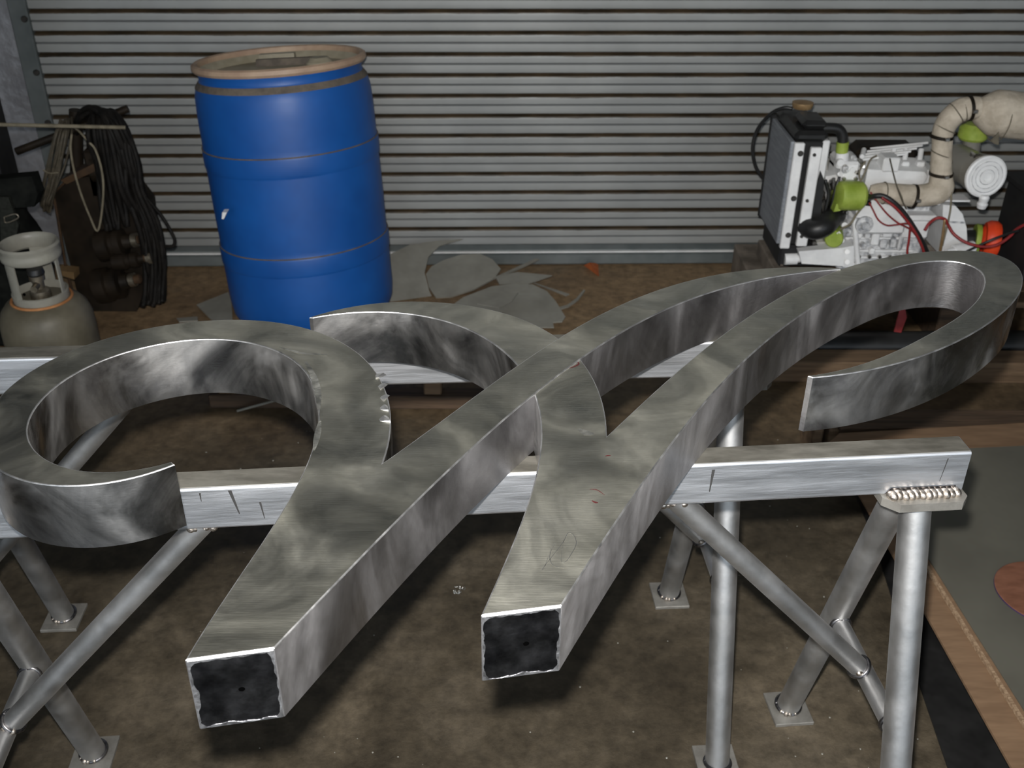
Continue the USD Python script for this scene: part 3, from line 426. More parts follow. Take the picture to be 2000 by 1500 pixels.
part(lid, 'lid_rib', hull([DC + e1 * a + e2 * b + ax * z for a in (-.10, .10) for b in (.085, .11) for z in (.836, .858)]), 'drum_dirt', label='raised rib on the lid')
part(lid, 'lid_block', hull([DC + e1 * a + e2 * b + ax * z for a in (-.10, .02) for b in (.135, .165) for z in (.836, .868)]), 'drum_lid')
part(body, 'tape_scrap', hull([np.array(q) + np.array(d) for q in ((-0.9228, 3.0550, 0.4870), (-0.9081, 3.0550, 0.4870), (-0.9210, 3.0550, 0.4646), (-0.9275, 3.0550, 0.4646)) for d in ((0, .0, 0), (0, .03, 0))]), 'white_paint', label='white scrap stuck to the side')

# ================================================================ aluminium offcuts heaped between the drum and the door
def sheet(label, pts, t=.004, cat='metal offcut', edge=True):
    n = thing('metal_offcut', label, cat, np.array(pts).mean(0) * [1, 1, 0], 'aluminium offcuts heaped by the drum')
    p = part(n, 'sheet', slab(pts, t), 'offcut_grey', smooth=False)
    return n
sheet('large grey sheet offcut leaning behind the drum with a curved bite', [(-0.4782, 3.6200, 0.1220), (-0.4035, 3.7000, 0.1083), (-0.2857, 3.7400, 0.1163), (-0.1953, 3.7550, 0.1280), (-0.2892, 3.7200, 0.0899), (-0.3299, 3.6600, 0.0675), (-0.3386, 3.5800, 0.0445), (-0.3161, 3.5000, 0.0149), (-0.2895, 3.4400, -0.0077), (-0.4613, 3.4300, -0.0124)])
sheet('round grey disc offcut lying on the heap of offcuts', [(-0.2698, 3.6550, 0.0658), (-0.2032, 3.6850, 0.0792), (-0.1272, 3.6900, 0.0841), (-0.0785, 3.6600, 0.0712), (-0.0460, 3.6100, 0.0502), (-0.0689, 3.5600, 0.0316), (-0.1474, 3.5000, 0.0159), (-0.2327, 3.4600, 0.0044), (-0.2863, 3.4550, 0.0022), (-0.3168, 3.5100, 0.0166), (-0.3329, 3.5800, 0.0403), (-0.3135, 3.6200, 0.0570)], .006)
sheet('long thin grey strip sticking out of the offcut heap towards the door', [(-0.0761, 3.5300, 0.0472), (0.0896, 3.6900, 0.0638), (0.1037, 3.6850, 0.0595), (-0.0451, 3.5400, 0.0514)], .006)
sheet('pointed grey offcut on the right of the heap', [(-0.0639, 3.5000, 0.0714), (0.0170, 3.5300, 0.0732), (0.1481, 3.5100, 0.0724), (0.0552, 3.4600, 0.0588), (-0.0499, 3.4600, 0.0561)])
sheet('broad grey offcut with a ragged right edge at the front of the heap', [(-0.2566, 3.2440, 0.0300), (-0.1791, 3.3555, 0.0500), (-0.0778, 3.4292, 0.0700), (-0.0021, 3.4484, 0.0700), (0.0741, 3.4486, 0.0600), (0.1264, 3.4035, 0.0500), (0.1566, 3.3377, 0.0400), (0.1880, 3.2374, 0.0300), (0.1758, 3.2049, 0.0300), (0.1431, 3.2005, 0.0300), (0.1457, 3.1687, 0.0300), (0.1063, 3.1682, 0.0300), (-0.0726, 3.1581, 0.0300)])
sheet('narrow triangular grey offcut lying across the ragged sheet', [(-0.1251, 3.2528, 0.0750), (0.0203, 3.3272, 0.0850), (-0.0017, 3.2691, 0.0800), (-0.0466, 3.2207, 0.0750)])
sheet('thin dark strip of offcut on the floor right of the heap', [(0.0724, 3.5639, 0.0200), (0.0996, 3.5455, 0.0200), (0.2139, 3.4723, 0.0120), (0.2018, 3.4586, 0.0120)])
sheet('thin bent strip of offcut curling on the floor right of the heap', [(0.1674, 3.3573, 0.0120), (0.2021, 3.3793, 0.0120), (0.2369, 3.4323, 0.0120), (0.2703, 3.5141, 0.0120), (0.2756, 3.5050, 0.0120), (0.2460, 3.4236, 0.0120), (0.2051, 3.3621, 0.0120), (0.1705, 3.3403, 0.0120)])
sheet('grey sheet offcut on the floor at the left foot of the drum', [(-1.1591, 3.3615, 0.0120), (-1.0699, 3.4732, 0.0120), (-1.0380, 3.3891, 0.0120), (-0.9825, 3.1820, 0.0120), (-1.0274, 3.1814, 0.0120), (-1.0821, 3.2532, 0.0120)])
sheet('small brown strip of offcut left of the drum', [(-1.2052, 3.2637, 0.0060), (-1.1334, 3.2770, 0.0060), (-1.1245, 3.2443, 0.0060), (-1.1879, 3.2353, 0.0060)])
single('floor_rag', hull([(0.2860, 3.7743, 0.0000), (0.3452, 3.7957, 0.0000), (0.3400, 3.6647, 0.0000), (0.3136, 3.7239, 0.0000), (0.3066, 3.7310, 0.0300), (0.3172, 3.6985, 0.0200)]), 'orange_rag', 'small orange rag on the floor in front of the roller door', 'rag')

# ================================================================ gas cylinder on the left
GX, GY = -1.382, 2.70
gas = thing('gas_cylinder', 'grubby grey gas cylinder with a round handle collar and orange rust ring', 'gas cylinder', (GX, GY, 0))
part(gas, 'body', lathe([(0, .012), (.10, .006), (.122, .02), (.131, .05), (.1315, .26), (.129, .295), (.120, .322), (.104, .342), (.082, .354), (.04, .362), (0, .364)], (GX, GY, 0), n=56), 'gas_grey', smooth=40)
col = part(gas, 'handle_ring', lathe([(.070, .487), (.076, .481), (.082, .487), (.083, .500), (.079, .506), (.081, .514), (.083, .524), (.078, .530), (.072, .527), (.068, .515), (.068, .498), (.070, .487)], (GX, GY, 0), n=56), 'gas_collar', label='pale grey rolled handle ring', smooth=50)
def arc_wall(r, z0, z1, a0, a1, t=.004, n=14):
    P = [(GX + (r + d) * math.cos(a), GY + (r + d) * math.sin(a)) for d, seq in ((0, np.linspace(a0, a1, n)), (t, np.linspace(a1, a0, n))) for a in seq]; return prism(P, z0, z1)
for a, da in ((-2.25, .36), (-.12, .10), (1.7, .36)): part(gas, 'collar_leg', arc_wall(.071, .372, .492, a - da, a + da), 'gas_collar', label='pale grey collar upright')
part(gas, 'collar_base', lathe([(.076, .345), (.078, .378), (.073, .380), (.071, .345)], (GX, GY, 0), n=48), 'gas_collar')
part(gas, 'rust_ring', torus((GX, GY, .354), (0, 0, 1), .083, .0045, 49, 8), 'orange_rust', label='orange rust ring round the collar', smooth=True)
v = part(gas, 'valve', lathe([(.030, .36), (.028, .385), (.016, .392), (.016, .415), (.022, .418), (.022, .432), (0, .434)], (GX + .005, GY - .01, 0), n=24), 'valve_brass', label='dull brass valve')
part(v, 'valve_outlet', rod((GX + .005, GY - .01, .405), (GX + .01, GY - .055, .405), .010), 'valve_brass'); part(v, 'valve_knob', lathe([(0, .432), (.022, .432), (.025, .438), (.022, .452), (0, .454)], (GX + .005, GY - .01, 0), n=18), 'black_rubber', label='black hand wheel')
part(gas, 'collar_hole', rod((GX - .01, GY - .0765, .40), (GX - .01, GY - .0745, .40), .004), 'hole_dark')

# ================================================================ old iron machine hung with cables, far left
mc = thing('iron_machine', 'dark rusty iron machine with rollers, draped with cables beside the roller door', 'machine', (-1.45, 3.38, 0))
fr = part(mc, 'side_plate', hull([np.array(q) + np.array([0, d, 0]) for q in ((-1.5794, 3.3300, 0.4480), (-1.5200, 3.3300, 0.4956), (-1.3849, 3.3300, 0.5180), (-1.3019, 3.3300, 0.3719), (-1.3198, 3.3300, 0.0996), (-1.4056, 3.3300, -0.0662), (-1.5698, 3.3300, -0.0672)) for d in (0, .20)]), 'dark_iron')
part(fr, 'rusty_edge', [tube([(-1.5743, 3.3250, 0.4461), (-1.5766, 3.3250, 0.3722), (-1.5898, 3.3250, 0.1800), (-1.5825, 3.3250, -0.0648)], .005, 6), tube([(-1.5735, 3.3250, 0.4498), (-1.5134, 3.3250, 0.5010)], .004, 6)], 'dark_rust', label='orange rusty edge')
part(mc, 'top_plate', hull([np.array(q) + np.array([0, d, 0]) for q in ((-1.5270, 3.3000, 0.5058), (-1.3897, 3.3000, 0.5704), (-1.3630, 3.3000, 0.5671), (-1.3844, 3.3000, 0.5458), (-1.5094, 3.3000, 0.4916)) for d in (0, .12)]), 'dark_rust', label='brown tilted plate')
part(mc, 'upright', [rod((-1.5244, 3.4200, 0.4686), (-1.4769, 3.4200, 0.7103), .022), rod((-1.4634, 3.4200, 0.4874), (-1.4234, 3.4200, 0.7020), .020)], 'dark_iron')
part(mc, 'handle_bar', tube([(-1.6620, 3.3200, 0.5975), (-1.5445, 3.3400, 0.6374), (-1.2920, 3.4000, 0.7219)], .013, 14), 'dark_iron', label='round dark handle bar')
for k, (u0, u1, vv, r, seg) in enumerate(((208, 262, 552, .062, 3), (215, 266, 472, .055, 2), (236, 280, 505, .03, 1))):
    c0, c1 = (((-1.4340, 3.2700, 0.1345), (-1.3326, 3.2700, 0.1548)), ((-1.4058, 3.2900, 0.2775), (-1.3210, 3.2900, 0.2933)), ((-1.3508, 3.2500, 0.2335), (-1.2706, 3.2500, 0.2455)))[k]
    c0, c1 = np.array(c0), np.array(c1); d = (c1 - c0) / np.linalg.norm(c1 - c0); w = np.linalg.norm(c1 - c0)
    rl = part(mc, 'roller', lathe([(0, -.03), (r, -.03), (r, .012), (r * .78, .016), (r * .78, .03), (r * .9, .034), (r * .9, .056), (r * .5, .060), (r * .42, .085), (0, .085)], c0, d, 30), 'dark_iron')
    part(rl, 'shaft', lathe([(0, .08), (.017, .08), (.017, w + .02), (.012, w + .024), (0, w + .024)], c0, d, 18), 'dark_rust', label='rusty brown shaft'); part(rl, 'shaft_collar', lathe([(.016, .088), (.024, .088), (.024, .108), (.016, .108)], c0, d, 20), 'valve_brass', label='dull brass collar')
part(mc, 'wood_wedge', hull([np.array(q) + np.array([0, d, 0]) for q in ((-1.6041, 3.2800, 0.1840), (-1.5445, 3.2800, 0.1765), (-1.5486, 3.2800, 0.1490), (-1.6040, 3.2800, 0.1683)) for d in (0, .05)]), 'tan_brass', label='small tan block')
part(mc, 'base', rbox(-1.56, -1.40, 3.36, 3.52, .0, .06, .004), 'dark_iron')
part(mc, 'gear_block', [rbox(-1.45, -1.36, 3.33, 3.46, .43, .60, .01), rod((-1.43, 3.36, .53), (-1.33, 3.36, .53), .05)], 'dark_iron')
def bundle(name, label, tops, n, r, m, depth, seed, tie=None, fan=1.0):
    g = random.Random(seed); t = thing(name, label, 'cable', np.array([tops[0][0][0], depth, 0]))
    for i in range(n):
        f = (i + .5) / n; q = []
        for (a, b) in tops:
            a, b = np.array(a), np.array(b); q.append(a + (b - a) * min(1, max(0, f + g.uniform(-.06, .06))) + np.array([0, g.uniform(-.02, .02), g.uniform(-.006, .006)]))
        part(t, 'strand', tube(curve(q, 5), r * g.uniform(.85, 1.15), 7), m, smooth=True)
    if tie: part(t, 'tie', tube(curve(tie, 5), .0025, 6), 'pale_cord', label='thin tie round the coil', smooth=True)
    return t
bundle('wire_coil', 'coil of thin dull wire hanging on the left end of the bar', [((-1.4964, 3.3300, 0.6990), (-1.4883, 3.4000, 0.6863)), ((-1.5070, 3.2800, 0.6691), (-1.4533, 3.2800, 0.6694)), ((-1.5484, 3.2700, 0.5722), (-1.4906, 3.2700, 0.5725)), ((-1.5899, 3.2700, 0.4800), (-1.5297, 3.2700, 0.4875)), ((-1.6055, 3.2800, 0.4294), (-1.5595, 3.2800, 0.4333)), ((-1.6072, 3.3000, 0.3963), (-1.5782, 3.3000, 0.4001))], 13, .0042, 'dull_wire', 3.3, 3, tie=[(-1.5562, 3.2550, 0.5561), (-1.5358, 3.2500, 0.5474), (-1.5072, 3.2550, 0.5476)])
bundle('cable_coil', 'thick hank of black cables slung over the bar beside the roller door', [((-1.4995, 3.4000, 0.6339), (-1.3930, 3.4000, 0.6799)), ((-1.4516, 3.3600, 0.7079), (-1.3446, 3.3600, 0.7153)), ((-1.3680, 3.3000, 0.7450), (-1.3039, 3.3000, 0.7320)), ((-1.3224, 3.2600, 0.7029), (-1.2505, 3.2600, 0.6966)), ((-1.3060, 3.2500, 0.5974), (-1.2325, 3.2500, 0.5943)), ((-1.3022, 3.2500, 0.4923), (-1.2263, 3.2500, 0.4963)), ((-1.2807, 3.2500, 0.3656), (-1.1993, 3.2500, 0.3735)), ((-1.2798, 3.2500, 0.2339), (-1.1949, 3.2500, 0.2536)), ((-1.2859, 3.2400, 0.1413), (-1.2177, 3.2400, 0.1417)), ((-1.3049, 3.2200, 0.0793), (-1.2194, 3.2200, 0.0958))], 15, .0085, 'dark_cable', 3.3, 5)
bundle('cable_coil', 'inner hank of black cables hanging straight down from the bar', [((-1.3822, 3.3000, 0.7248), (-1.3306, 3.3000, 0.7318)), ((-1.3777, 3.2600, 0.6757), (-1.3143, 3.2600, 0.6761)), ((-1.3888, 3.2700, 0.5556), (-1.3173, 3.2700, 0.5561)), ((-1.3967, 3.2700, 0.4306), (-1.3204, 3.2700, 0.4311)), ((-1.3940, 3.2700, 0.3385), (-1.3167, 3.2700, 0.3576))], 11, .0085, 'dark_cable', 3.3, 6)
single('cable_loop', tube(curve([(-1.2262, 3.2400, 0.4696), (-1.1916, 3.2200, 0.4359), (-1.1709, 3.2100, 0.4091), (-1.1538, 3.2100, 0.3674), (-1.1442, 3.2100, 0.3306), (-1.1531, 3.2100, 0.3083), (-1.1849, 3.2200, 0.3021)], 6), .0055, 8), 'dark_cable', 'thin black cable looping out to the right of the hanging cables', 'cable', smooth=True)
single('cord_loop', tube(curve([(-1.4462, 3.3000, 0.6908), (-1.4070, 3.2600, 0.6789), (-1.3807, 3.2400, 0.6580), (-1.3608, 3.2350, 0.6326), (-1.3537, 3.2350, 0.5674), (-1.3609, 3.2350, 0.4973), (-1.3855, 3.2350, 0.4074), (-1.4107, 3.2350, 0.3504), (-1.4250, 3.2350, 0.3999), (-1.4388, 3.2350, 0.4826), (-1.4447, 3.2350, 0.5668), (-1.4424, 3.2400, 0.6339), (-1.4378, 3.2600, 0.6754)], 6), .0038, 8), 'pale_cord', 'pale cord hanging in a long loop in front of the iron machine', 'cord', smooth=True)
single('thin_rod', rod((-1.6789, 3.1050, 0.7515), (-1.2411, 3.2150, 0.7113), .0062, sides=12), 'pale_cord', 'thin pale rod lying level across the hanging cables', 'rod')
bag = thing('canvas_bag', 'dark canvas bag with a buckled strap behind the gas cylinder', 'bag', (-1.60, 3.02, 0))
bp = trimesh.creation.icosphere(4, 1.); n_ = np.abs(bp.vertices); bp.vertices = np.sign(bp.vertices) * n_ ** .62 * [.20, .085, .26]; bp.vertices += (meshkit.fbm(bp.vertices * 9 + 5)[:, None] - .5) * .05 * bp.vertex_normals; bp.apply_translation((-1.70, 3.02, .29))
part(bag, 'body', bp, 'bag_cloth', smooth=True)
part(bag, 'flap', hull([np.array(q) + np.array([0, d, 0]) for q in ((-1.5831, 2.9300, 0.6318), (-1.4487, 2.9500, 0.6385), (-1.4337, 2.9300, 0.5878), (-1.4502, 2.9200, 0.5525), (-1.6017, 2.9200, 0.5418)) for d in (0, .05)]), 'bag_cloth')
part(bag, 'strap', hull([np.array(q) + np.array([0, d, 0]) for q in ((-1.5427, 2.9100, 0.5863), (-1.5150, 2.9100, 0.5865), (-1.5006, 2.9000, 0.5008), (-1.5219, 2.9000, 0.4509), (-1.5659, 2.9000, 0.4506)) for d in (0, .012)]), 'strap_cloth', label='grey green strap')
part(bag, 'buckle', tube(curve([(-1.5297, 2.8850, 0.5326), (-1.4934, 2.8850, 0.5426), (-1.4889, 2.8850, 0.5296), (-1.5279, 2.8850, 0.5147), (-1.5297, 2.8850, 0.5326)], 5), .0022, 8), 'valve_brass', label='dull metal buckle', smooth=True)

# ================================================================ white diesel engine on its skid, right
EG = (1.25, 3.35, 0)
eng = thing('diesel_engine', 'white and lime green diesel engine with a radiator and lagged exhaust', 'engine', EG)
def E3(q, y1, d): return [np.array(q) + np.array([0, a, 0]) for a in (y1, y1 + d)]
def plate(pts, d): return hull([np.array(q) + np.array([0, a, 0]) for q in pts for a in (0, d)])
# radiator
rad = part(eng, 'radiator', rbox(.868, .884, 3.125, 3.40, .362, .704, .003), 'core_fins', label='grey radiator core')
part(rad, 'radiator_frame', [rbox(.884, .975, 3.14, 3.39, .355, .700, .004), rbox(.864, .89, 3.39, 3.405, .355, .715, .003)], 'black_matt', label='black radiator frame')
part(rad, 'header_tank', [rbox(.880, .985, 3.13, 3.40, .700, .735, .012), rbox(.905, .985, 3.15, 3.27, .735, .762, .012)], 'black_rubber', label='black header tank')
part(rad, 'filler_cap', lathe([(.030, .755), (.034, .765), (.034, .774), (0, .778)], (.945, 3.33, 0), n=24), 'tan_brass', label='brassy filler cap')
for (x0, x1, rr, bz, bx) in ((.8775, .909, .0075, (.672, .525, .400), .898), (.930, .965, .0045, (.668, .518, .396), .942)):
    b = part(rad, 'side_bracket', rbox(x0, x1, 3.108, 3.126, .352 if x0 < .9 else .360, .704 if x0 < .9 else .690, .003), 'white_paint', label='white side bracket')
    for z in bz: part(b, 'bracket_bolt', lathe([(0, .006), (rr, .006), (rr * 1.25, .002), (rr * 1.25, 0)], (bx, 3.1085, z), (0, -1, 0), 14), 'bolt_dark', label='dark bolt')
part(rad, 'fan_guard', [rbox(.965, 1.000, 3.15, 3.38, .56, .70, .004)], 'white_paint', label='white upper guard')
part(eng, 'fan_shroud', hull([*plate([(0.9804, 3.1400, 0.6040), (0.9964, 3.1400, 0.5753), (1.0035, 3.1400, 0.4578), (0.9753, 3.1400, 0.3683), (0.9562, 3.1400, 0.3718)], .24).vertices]), 'black_rubber', label='black fan shroud')
part(eng, 'fan', [lathe([(0, 0), (.03, 0), (.03, .02), (0, .02)], (1.03, 3.28, .48), (1, 0, 0), 20)] + [move(rbox(1.035, 1.045, 3.27, 3.31, .49, .61, .002), rx=a, about=(1.04, 3.28, .48)) for a in np.arange(0, 6.2, 6.283 / 6)], 'clamp_steel', label='metal fan')
part(eng, 'lower_hose', tube(curve([(0.9540, 3.1300, 0.4260), (0.9769, 3.1000, 0.4237), (1.0083, 3.1000, 0.4345), (1.0380, 3.1400, 0.4403), (1.0719, 3.2000, 0.4354)], 6), .034, 18), 'black_rubber', label='fat black lower hose', smooth=40)
part(eng, 'upper_hose', tube(curve([(0.9364, 3.2000, 0.7232), (0.9717, 3.2000, 0.7267), (1.0124, 3.2000, 0.7269), (1.0343, 3.2000, 0.7221), (1.0488, 3.2000, 0.7040), (1.0563, 3.2000, 0.6692)], 7), .0165, 18), 'black_rubber', label='black upper hose', smooth=40)
part(eng, 'hose_sleeve', rod((1.0540, 3.2000, 0.6825), (1.0564, 3.2000, 0.6490), .0195), 'lime_paint', label='lime green hose sleeve')
part(eng, 'overflow_hose', tube(curve([(0.9194, 3.3500, 0.7479), (0.8915, 3.3600, 0.7468), (0.8585, 3.3800, 0.7225), (0.8256, 3.4000, 0.6648), (0.8190, 3.4100, 0.5947), (0.8446, 3.4200, 0.5193), (0.8985, 3.4200, 0.4606)], 7), .0062, 10), 'black_rubber', label='thin black overflow hose', smooth=True)
part(eng, 'skid_strip', plate([(0.9016, 3.4200, 0.3415), (0.9107, 3.4200, 0.3415), (0.9069, 3.1400, 0.2762), (0.8983, 3.1400, 0.2762)], .01), 'rusty_steel', label='rusty stay bar')
# head, manifold, block
blk = part(eng, 'engine_block', [rbox(1.115, 1.40, 3.22, 3.48, .22, .50, .014), rbox(1.10, 1.15, 3.26, 3.46, .30, .56, .012)], 'grey_paint', label='grey white crankcase')
part(eng, 'cylinder_head', rbox(1.10, 1.40, 3.24, 3.46, .50, .575, .010), 'white_paint')
mf = part(eng, 'intake_manifold', hull([np.array([x, y, z]) for x, y, z in ((1.150, 3.20, .530), (1.150, 3.20, .592), (1.150, 3.30, .610), (1.150, 3.30, .530), (1.335, 3.20, .535), (1.335, 3.20, .585), (1.335, 3.30, .60), (1.335, 3.30, .535))] + [np.array([1.352, 3.25 + .045 * math.cos(a), .565 + .026 * math.sin(a)]) for a in np.arange(0, 6.28, .6)]), 'white_paint', label='smooth white intake manifold')
part(mf, 'manifold_boss', rbox(1.195, 1.25, 3.192, 3.26, .585, .632, .005), 'white_paint')
rk = [rod((1.13 + k * .016, 3.25 + k * .022, .606 + k * .003), (1.28 + k * .026, 3.25 + k * .022, .628 + k * .003), .0042, sides=8) for k in range(5)]
part(eng, 'fuel_pipe', rk, 'white_paint', label='white fuel pipes on top', smooth=True)
for k, x in enumerate((1.245, 1.285, 1.335)):
    part(eng, 'injector', [rod((x, 3.25, .58), (x + .012, 3.29, .632), .0085, sides=12), rbox(x - .012, x + .014, 3.235, 3.262, .59, .606, .004)], 'white_paint')
part(eng, 'recess_block', rbox(1.15, 1.36, 3.32, 3.44, .575, .625, .02), 'dark_iron', label='dark block standing in for the shaded recess under the pipes')  # solid box, dark colour stands in for the shade of a recess
th = part(eng, 'thermostat_housing', [rod((1.0580, 3.2000, 0.6490), (1.0644, 3.2000, 0.6016), .021), rbox(1.055, 1.115, 3.17, 3.26, .560, .625, .008), rbox(1.085, 1.135, 3.18, 3.25, .575, .60, .006), rod((1.09, 3.165, .60), (1.09, 3.2, .60), .009)], 'white_paint', label='white thermostat housing')
part(th, 'housing_bolt', [lathe([(0, .008), (.006, .008), (.007, 0)], (x, 3.17, z), (0, -1, 0), 10) for x, z in ((1.065, .612), (1.105, .572), (1.067, .572))], 'clamp_steel')
part(eng, 'belt', [tube(curve([(1.0060, 3.1600, 0.5686), (1.0237, 3.1600, 0.5204), (1.0221, 3.1600, 0.4680), (1.0241, 3.1800, 0.4249)], 6), .006, 8), tube(curve([(1.0535, 3.1700, 0.5774), (1.0422, 3.1600, 0.5292), (1.0394, 3.1600, 0.4645)], 6), .005, 8)], 'black_rubber', label='black drive belt', smooth=True)
part(eng, 'pulley', lathe([(0, 0), (.030, 0), (.052, -.004), (.056, .004), (.048, .012), (.056, .020), (.052, .028), (0, .030)], (1.0437, 3.2200, 0.4956), (1, -.25, 0), 32), 'clamp_steel', label='bright pulley')
part(eng, 'front_cover', [plate([(1.0232, 3.2200, 0.5603), (1.0687, 3.2200, 0.5693), (1.1094, 3.2200, 0.4281), (1.1107, 3.2200, 0.3180), (1.0695, 3.2200, 0.3363)], .16), rbox(1.06, 1.10, 3.19, 3.25, .50, .545, .006)], 'white_paint', label='white front cover')
g = random.Random(21)
for k in range(16):
    q = np.array(((1.0491, 3.1700, 0.6232), (1.0662, 3.1600, 0.6029), (1.0898, 3.1800, 0.6134), (1.1036, 3.1700, 0.5930), (1.0898, 3.1700, 0.5776), (1.1212, 3.1800, 0.5658), (1.0554, 3.1800, 0.5826), (1.1304, 3.1900, 0.6053), (1.0748, 3.1800, 0.5656), (1.0991, 3.2000, 0.6307), (1.1249, 3.2000, 0.6343), (1.0734, 3.1600, 0.4417), (1.0913, 3.1500, 0.4190), (1.1078, 3.1600, 0.3882), (1.0938, 3.1600, 0.3609), (1.0940, 3.1700, 0.4558))[k])
    w, h = g.uniform(.007, .016), g.uniform(.006, .014)
    part(eng, 'fitting', [rbox(q[0] - w, q[0] + w, q[1], q[1] + .05, q[2] - h, q[2] + h, .004), lathe([(0, .012), (.005, .012), (.006, 0)], q, (g.uniform(-.3, .3), -1, g.uniform(-.2, .3)), 10)] if k % 2 else rod(q, q + np.array([g.uniform(-.02, .02), .05, g.uniform(-.01, .01)]), h, sides=14), ('white_paint', 'grey_paint', 'white_paint', 'clamp_steel')[k % 4])
# alternator (lime) and oil filter (lime)
alt = part(eng, 'alternator', lathe([(0, 0), (.030, 0), (.043, .006), (.047, .016), (.047, .078), (.040, .088), (.028, .092), (0, .092)], (1.0442, 3.1400, 0.5242), (1, .12, -.04), 36), 'lime_paint', label='lime green alternator')
part(alt, 'alternator_bracket', [plate([(1.0421, 3.1200, 0.5038), (1.0779, 3.1200, 0.4971), (1.0560, 3.1200, 0.4796), (1.0368, 3.1200, 0.4760)], .04)], 'lime_paint')
part(eng, 'green_bracket', plate([(1.0856, 3.1900, 0.5674), (1.1299, 3.1900, 0.5521), (1.1416, 3.1900, 0.5244), (1.0892, 3.1900, 0.5171)], .05), 'olive_paint', label='olive green bracket')
part(eng, 'alternator_cap', [rod((1.1376, 3.1400, 0.5196), (1.1544, 3.1400, 0.5180), .012), rod((1.1446, 3.1400, 0.4989), (1.1582, 3.1400, 0.4972), .008)], 'black_rubber')
of = part(eng, 'oil_filter', lathe([(0, 0), (.026, 0), (.0295, .004), (.0300, .012), (.030, .07), (0, .07)], (1.0541, 3.1200, 0.3806), (.25, 1, 0), 32), 'lime_paint', label='lime green oil filter')
part(of, 'filter_patch', plate([(1.0580, 3.1180, 0.4046), (1.0671, 3.1180, 0.4100), (1.0802, 3.1180, 0.3923), (1.0707, 3.1180, 0.3887)], .003), 'white_paint')
part(eng, 'front_mount', plate([(0.9444, 3.1200, 0.3383), (0.9754, 3.1200, 0.3349), (1.0909, 3.1200, 0.3519), (1.1021, 3.1200, 0.2862), (0.9846, 3.1200, 0.2965), (0.9611, 3.1200, 0.2945)], .06), 'white_paint', label='white front engine mount')
part(eng, 'mount_bush', [rod((0.9096, 3.1500, 0.2979), (0.9504, 3.1500, 0.3000), .0195), rod((0.9504, 3.1500, 0.3000), (0.9607, 3.1500, 0.3001), .013)], 'white_paint', label='white mount bush')
part(eng, 'front_dark_block', rbox(.89, 1.10, 3.15, 3.40, .27, .345, .008), 'black_matt', label='black block standing in for the shaded gap under the radiator')  # solid box painted black as the shade of the gap
part(eng, 'silver_block', [rbox(1.0, 1.06, 3.18, 3.26, .33, .39, .008), rbox(.985, 1.0, 3.12, 3.14, .362, .374, .002)], 'clamp_steel')
# injection pump and the ribs, bosses and bolts on the near side of the block
pump = part(eng, 'injection_pump', [hull([np.array(q) + np.array([0, d, 0]) for q in ((1.1196, 3.1500, 0.4688), (1.1446, 3.1500, 0.4969), (1.1912, 3.1500, 0.5146), (1.2529, 3.1500, 0.5046), (1.2858, 3.1500, 0.4733), (1.2911, 3.1500, 0.4469), (1.1236, 3.1500, 0.4459)) for d in (0, .07)]), rbox(1.135, 1.295, 3.155, 3.22, .385, .46, .008)], 'white_paint', label='white injection pump')
part(pump, 'pump_boss', lathe([(0, .03), (.012, .03), (.015, .022), (.028, .018), (.031, 0)], (1.1542, 3.1600, 0.4226), (0, -1, 0), 28), 'grey_paint')
g = random.Random(11); bs = []
for (u0, v0, u1, v1) in ((1.155,.355,1.172,.375),(1.182,.352,1.200,.378),(1.150,.318,1.164,.338),(1.176,.316,1.193,.336),(1.205,.330,1.232,.372),(1.238,.318,1.262,.350),(1.238,.362,1.270,.392),(1.272,.322,1.292,.356),(1.206,.296,1.226,.318),(1.300,.31,1.315,.39)):
    bs.append(rbox(u0, u1, 3.19 + g.uniform(-.012, .01), 3.25, v0, v1, .005))
for k, b in enumerate(bs): part(blk, 'casting_boss', b, ('white_paint', 'grey_paint')[k % 2])
part(blk, 'casting_rib', [rbox(1.12, 1.36, 3.205, 3.24, z, z + .008, .003) for z in (.252, .276, .300, .346)] + [rod((1.1205, 3.1600, 0.4420), (1.1638, 3.1600, 0.2728), .009, sides=12)], 'white_paint', label='white casting ribs')
part(blk, 'block_bolt', [lathe([(0, .007), (.006, .007), (.007, 0)], (x, 3.20, z), (0, -1, 0), 10) for x in np.arange(1.14, 1.37, .035) for z in (.288, .264)], 'clamp_steel')
part(eng, 'block_bracket', [plate([(1.0980, 3.1500, 0.3395), (1.1342, 3.1500, 0.3470), (1.1477, 3.1500, 0.2696), (1.1098, 3.1500, 0.2694)], .08), rod((1.1151, 3.1480, 0.3258), (1.1087, 3.1300, 0.3333), .008), rod((1.1214, 3.1480, 0.2889), (1.1150, 3.1300, 0.2967), .008)], 'white_paint')
part(blk, 'delivery_pipe', [tube(curve([(1.0769, 3.1500, 0.4046), (1.1005, 3.1300, 0.4304), (1.1150, 3.1300, 0.4622), (1.1338, 3.1400, 0.4849)], 6), .0035, 8), tube(curve([(1.1083, 3.1500, 0.5331), (1.1294, 3.1600, 0.5982), (1.1459, 3.1800, 0.6306), (1.1704, 3.2000, 0.6379)], 6), .003, 8), tube(curve([(1.1360, 3.1400, 0.5282), (1.1077, 3.1500, 0.5929), (1.1269, 3.1700, 0.6287)], 6), .0028, 8)], 'pale_cord', label='thin pipes', smooth=True)
part(blk, 'valve_plate', [rbox(1.305, 1.40, 3.17, 3.23, .425, .445, .005), rbox(1.300, 1.385, 3.18, 3.23, .36, .425, .006)], 'white_paint')
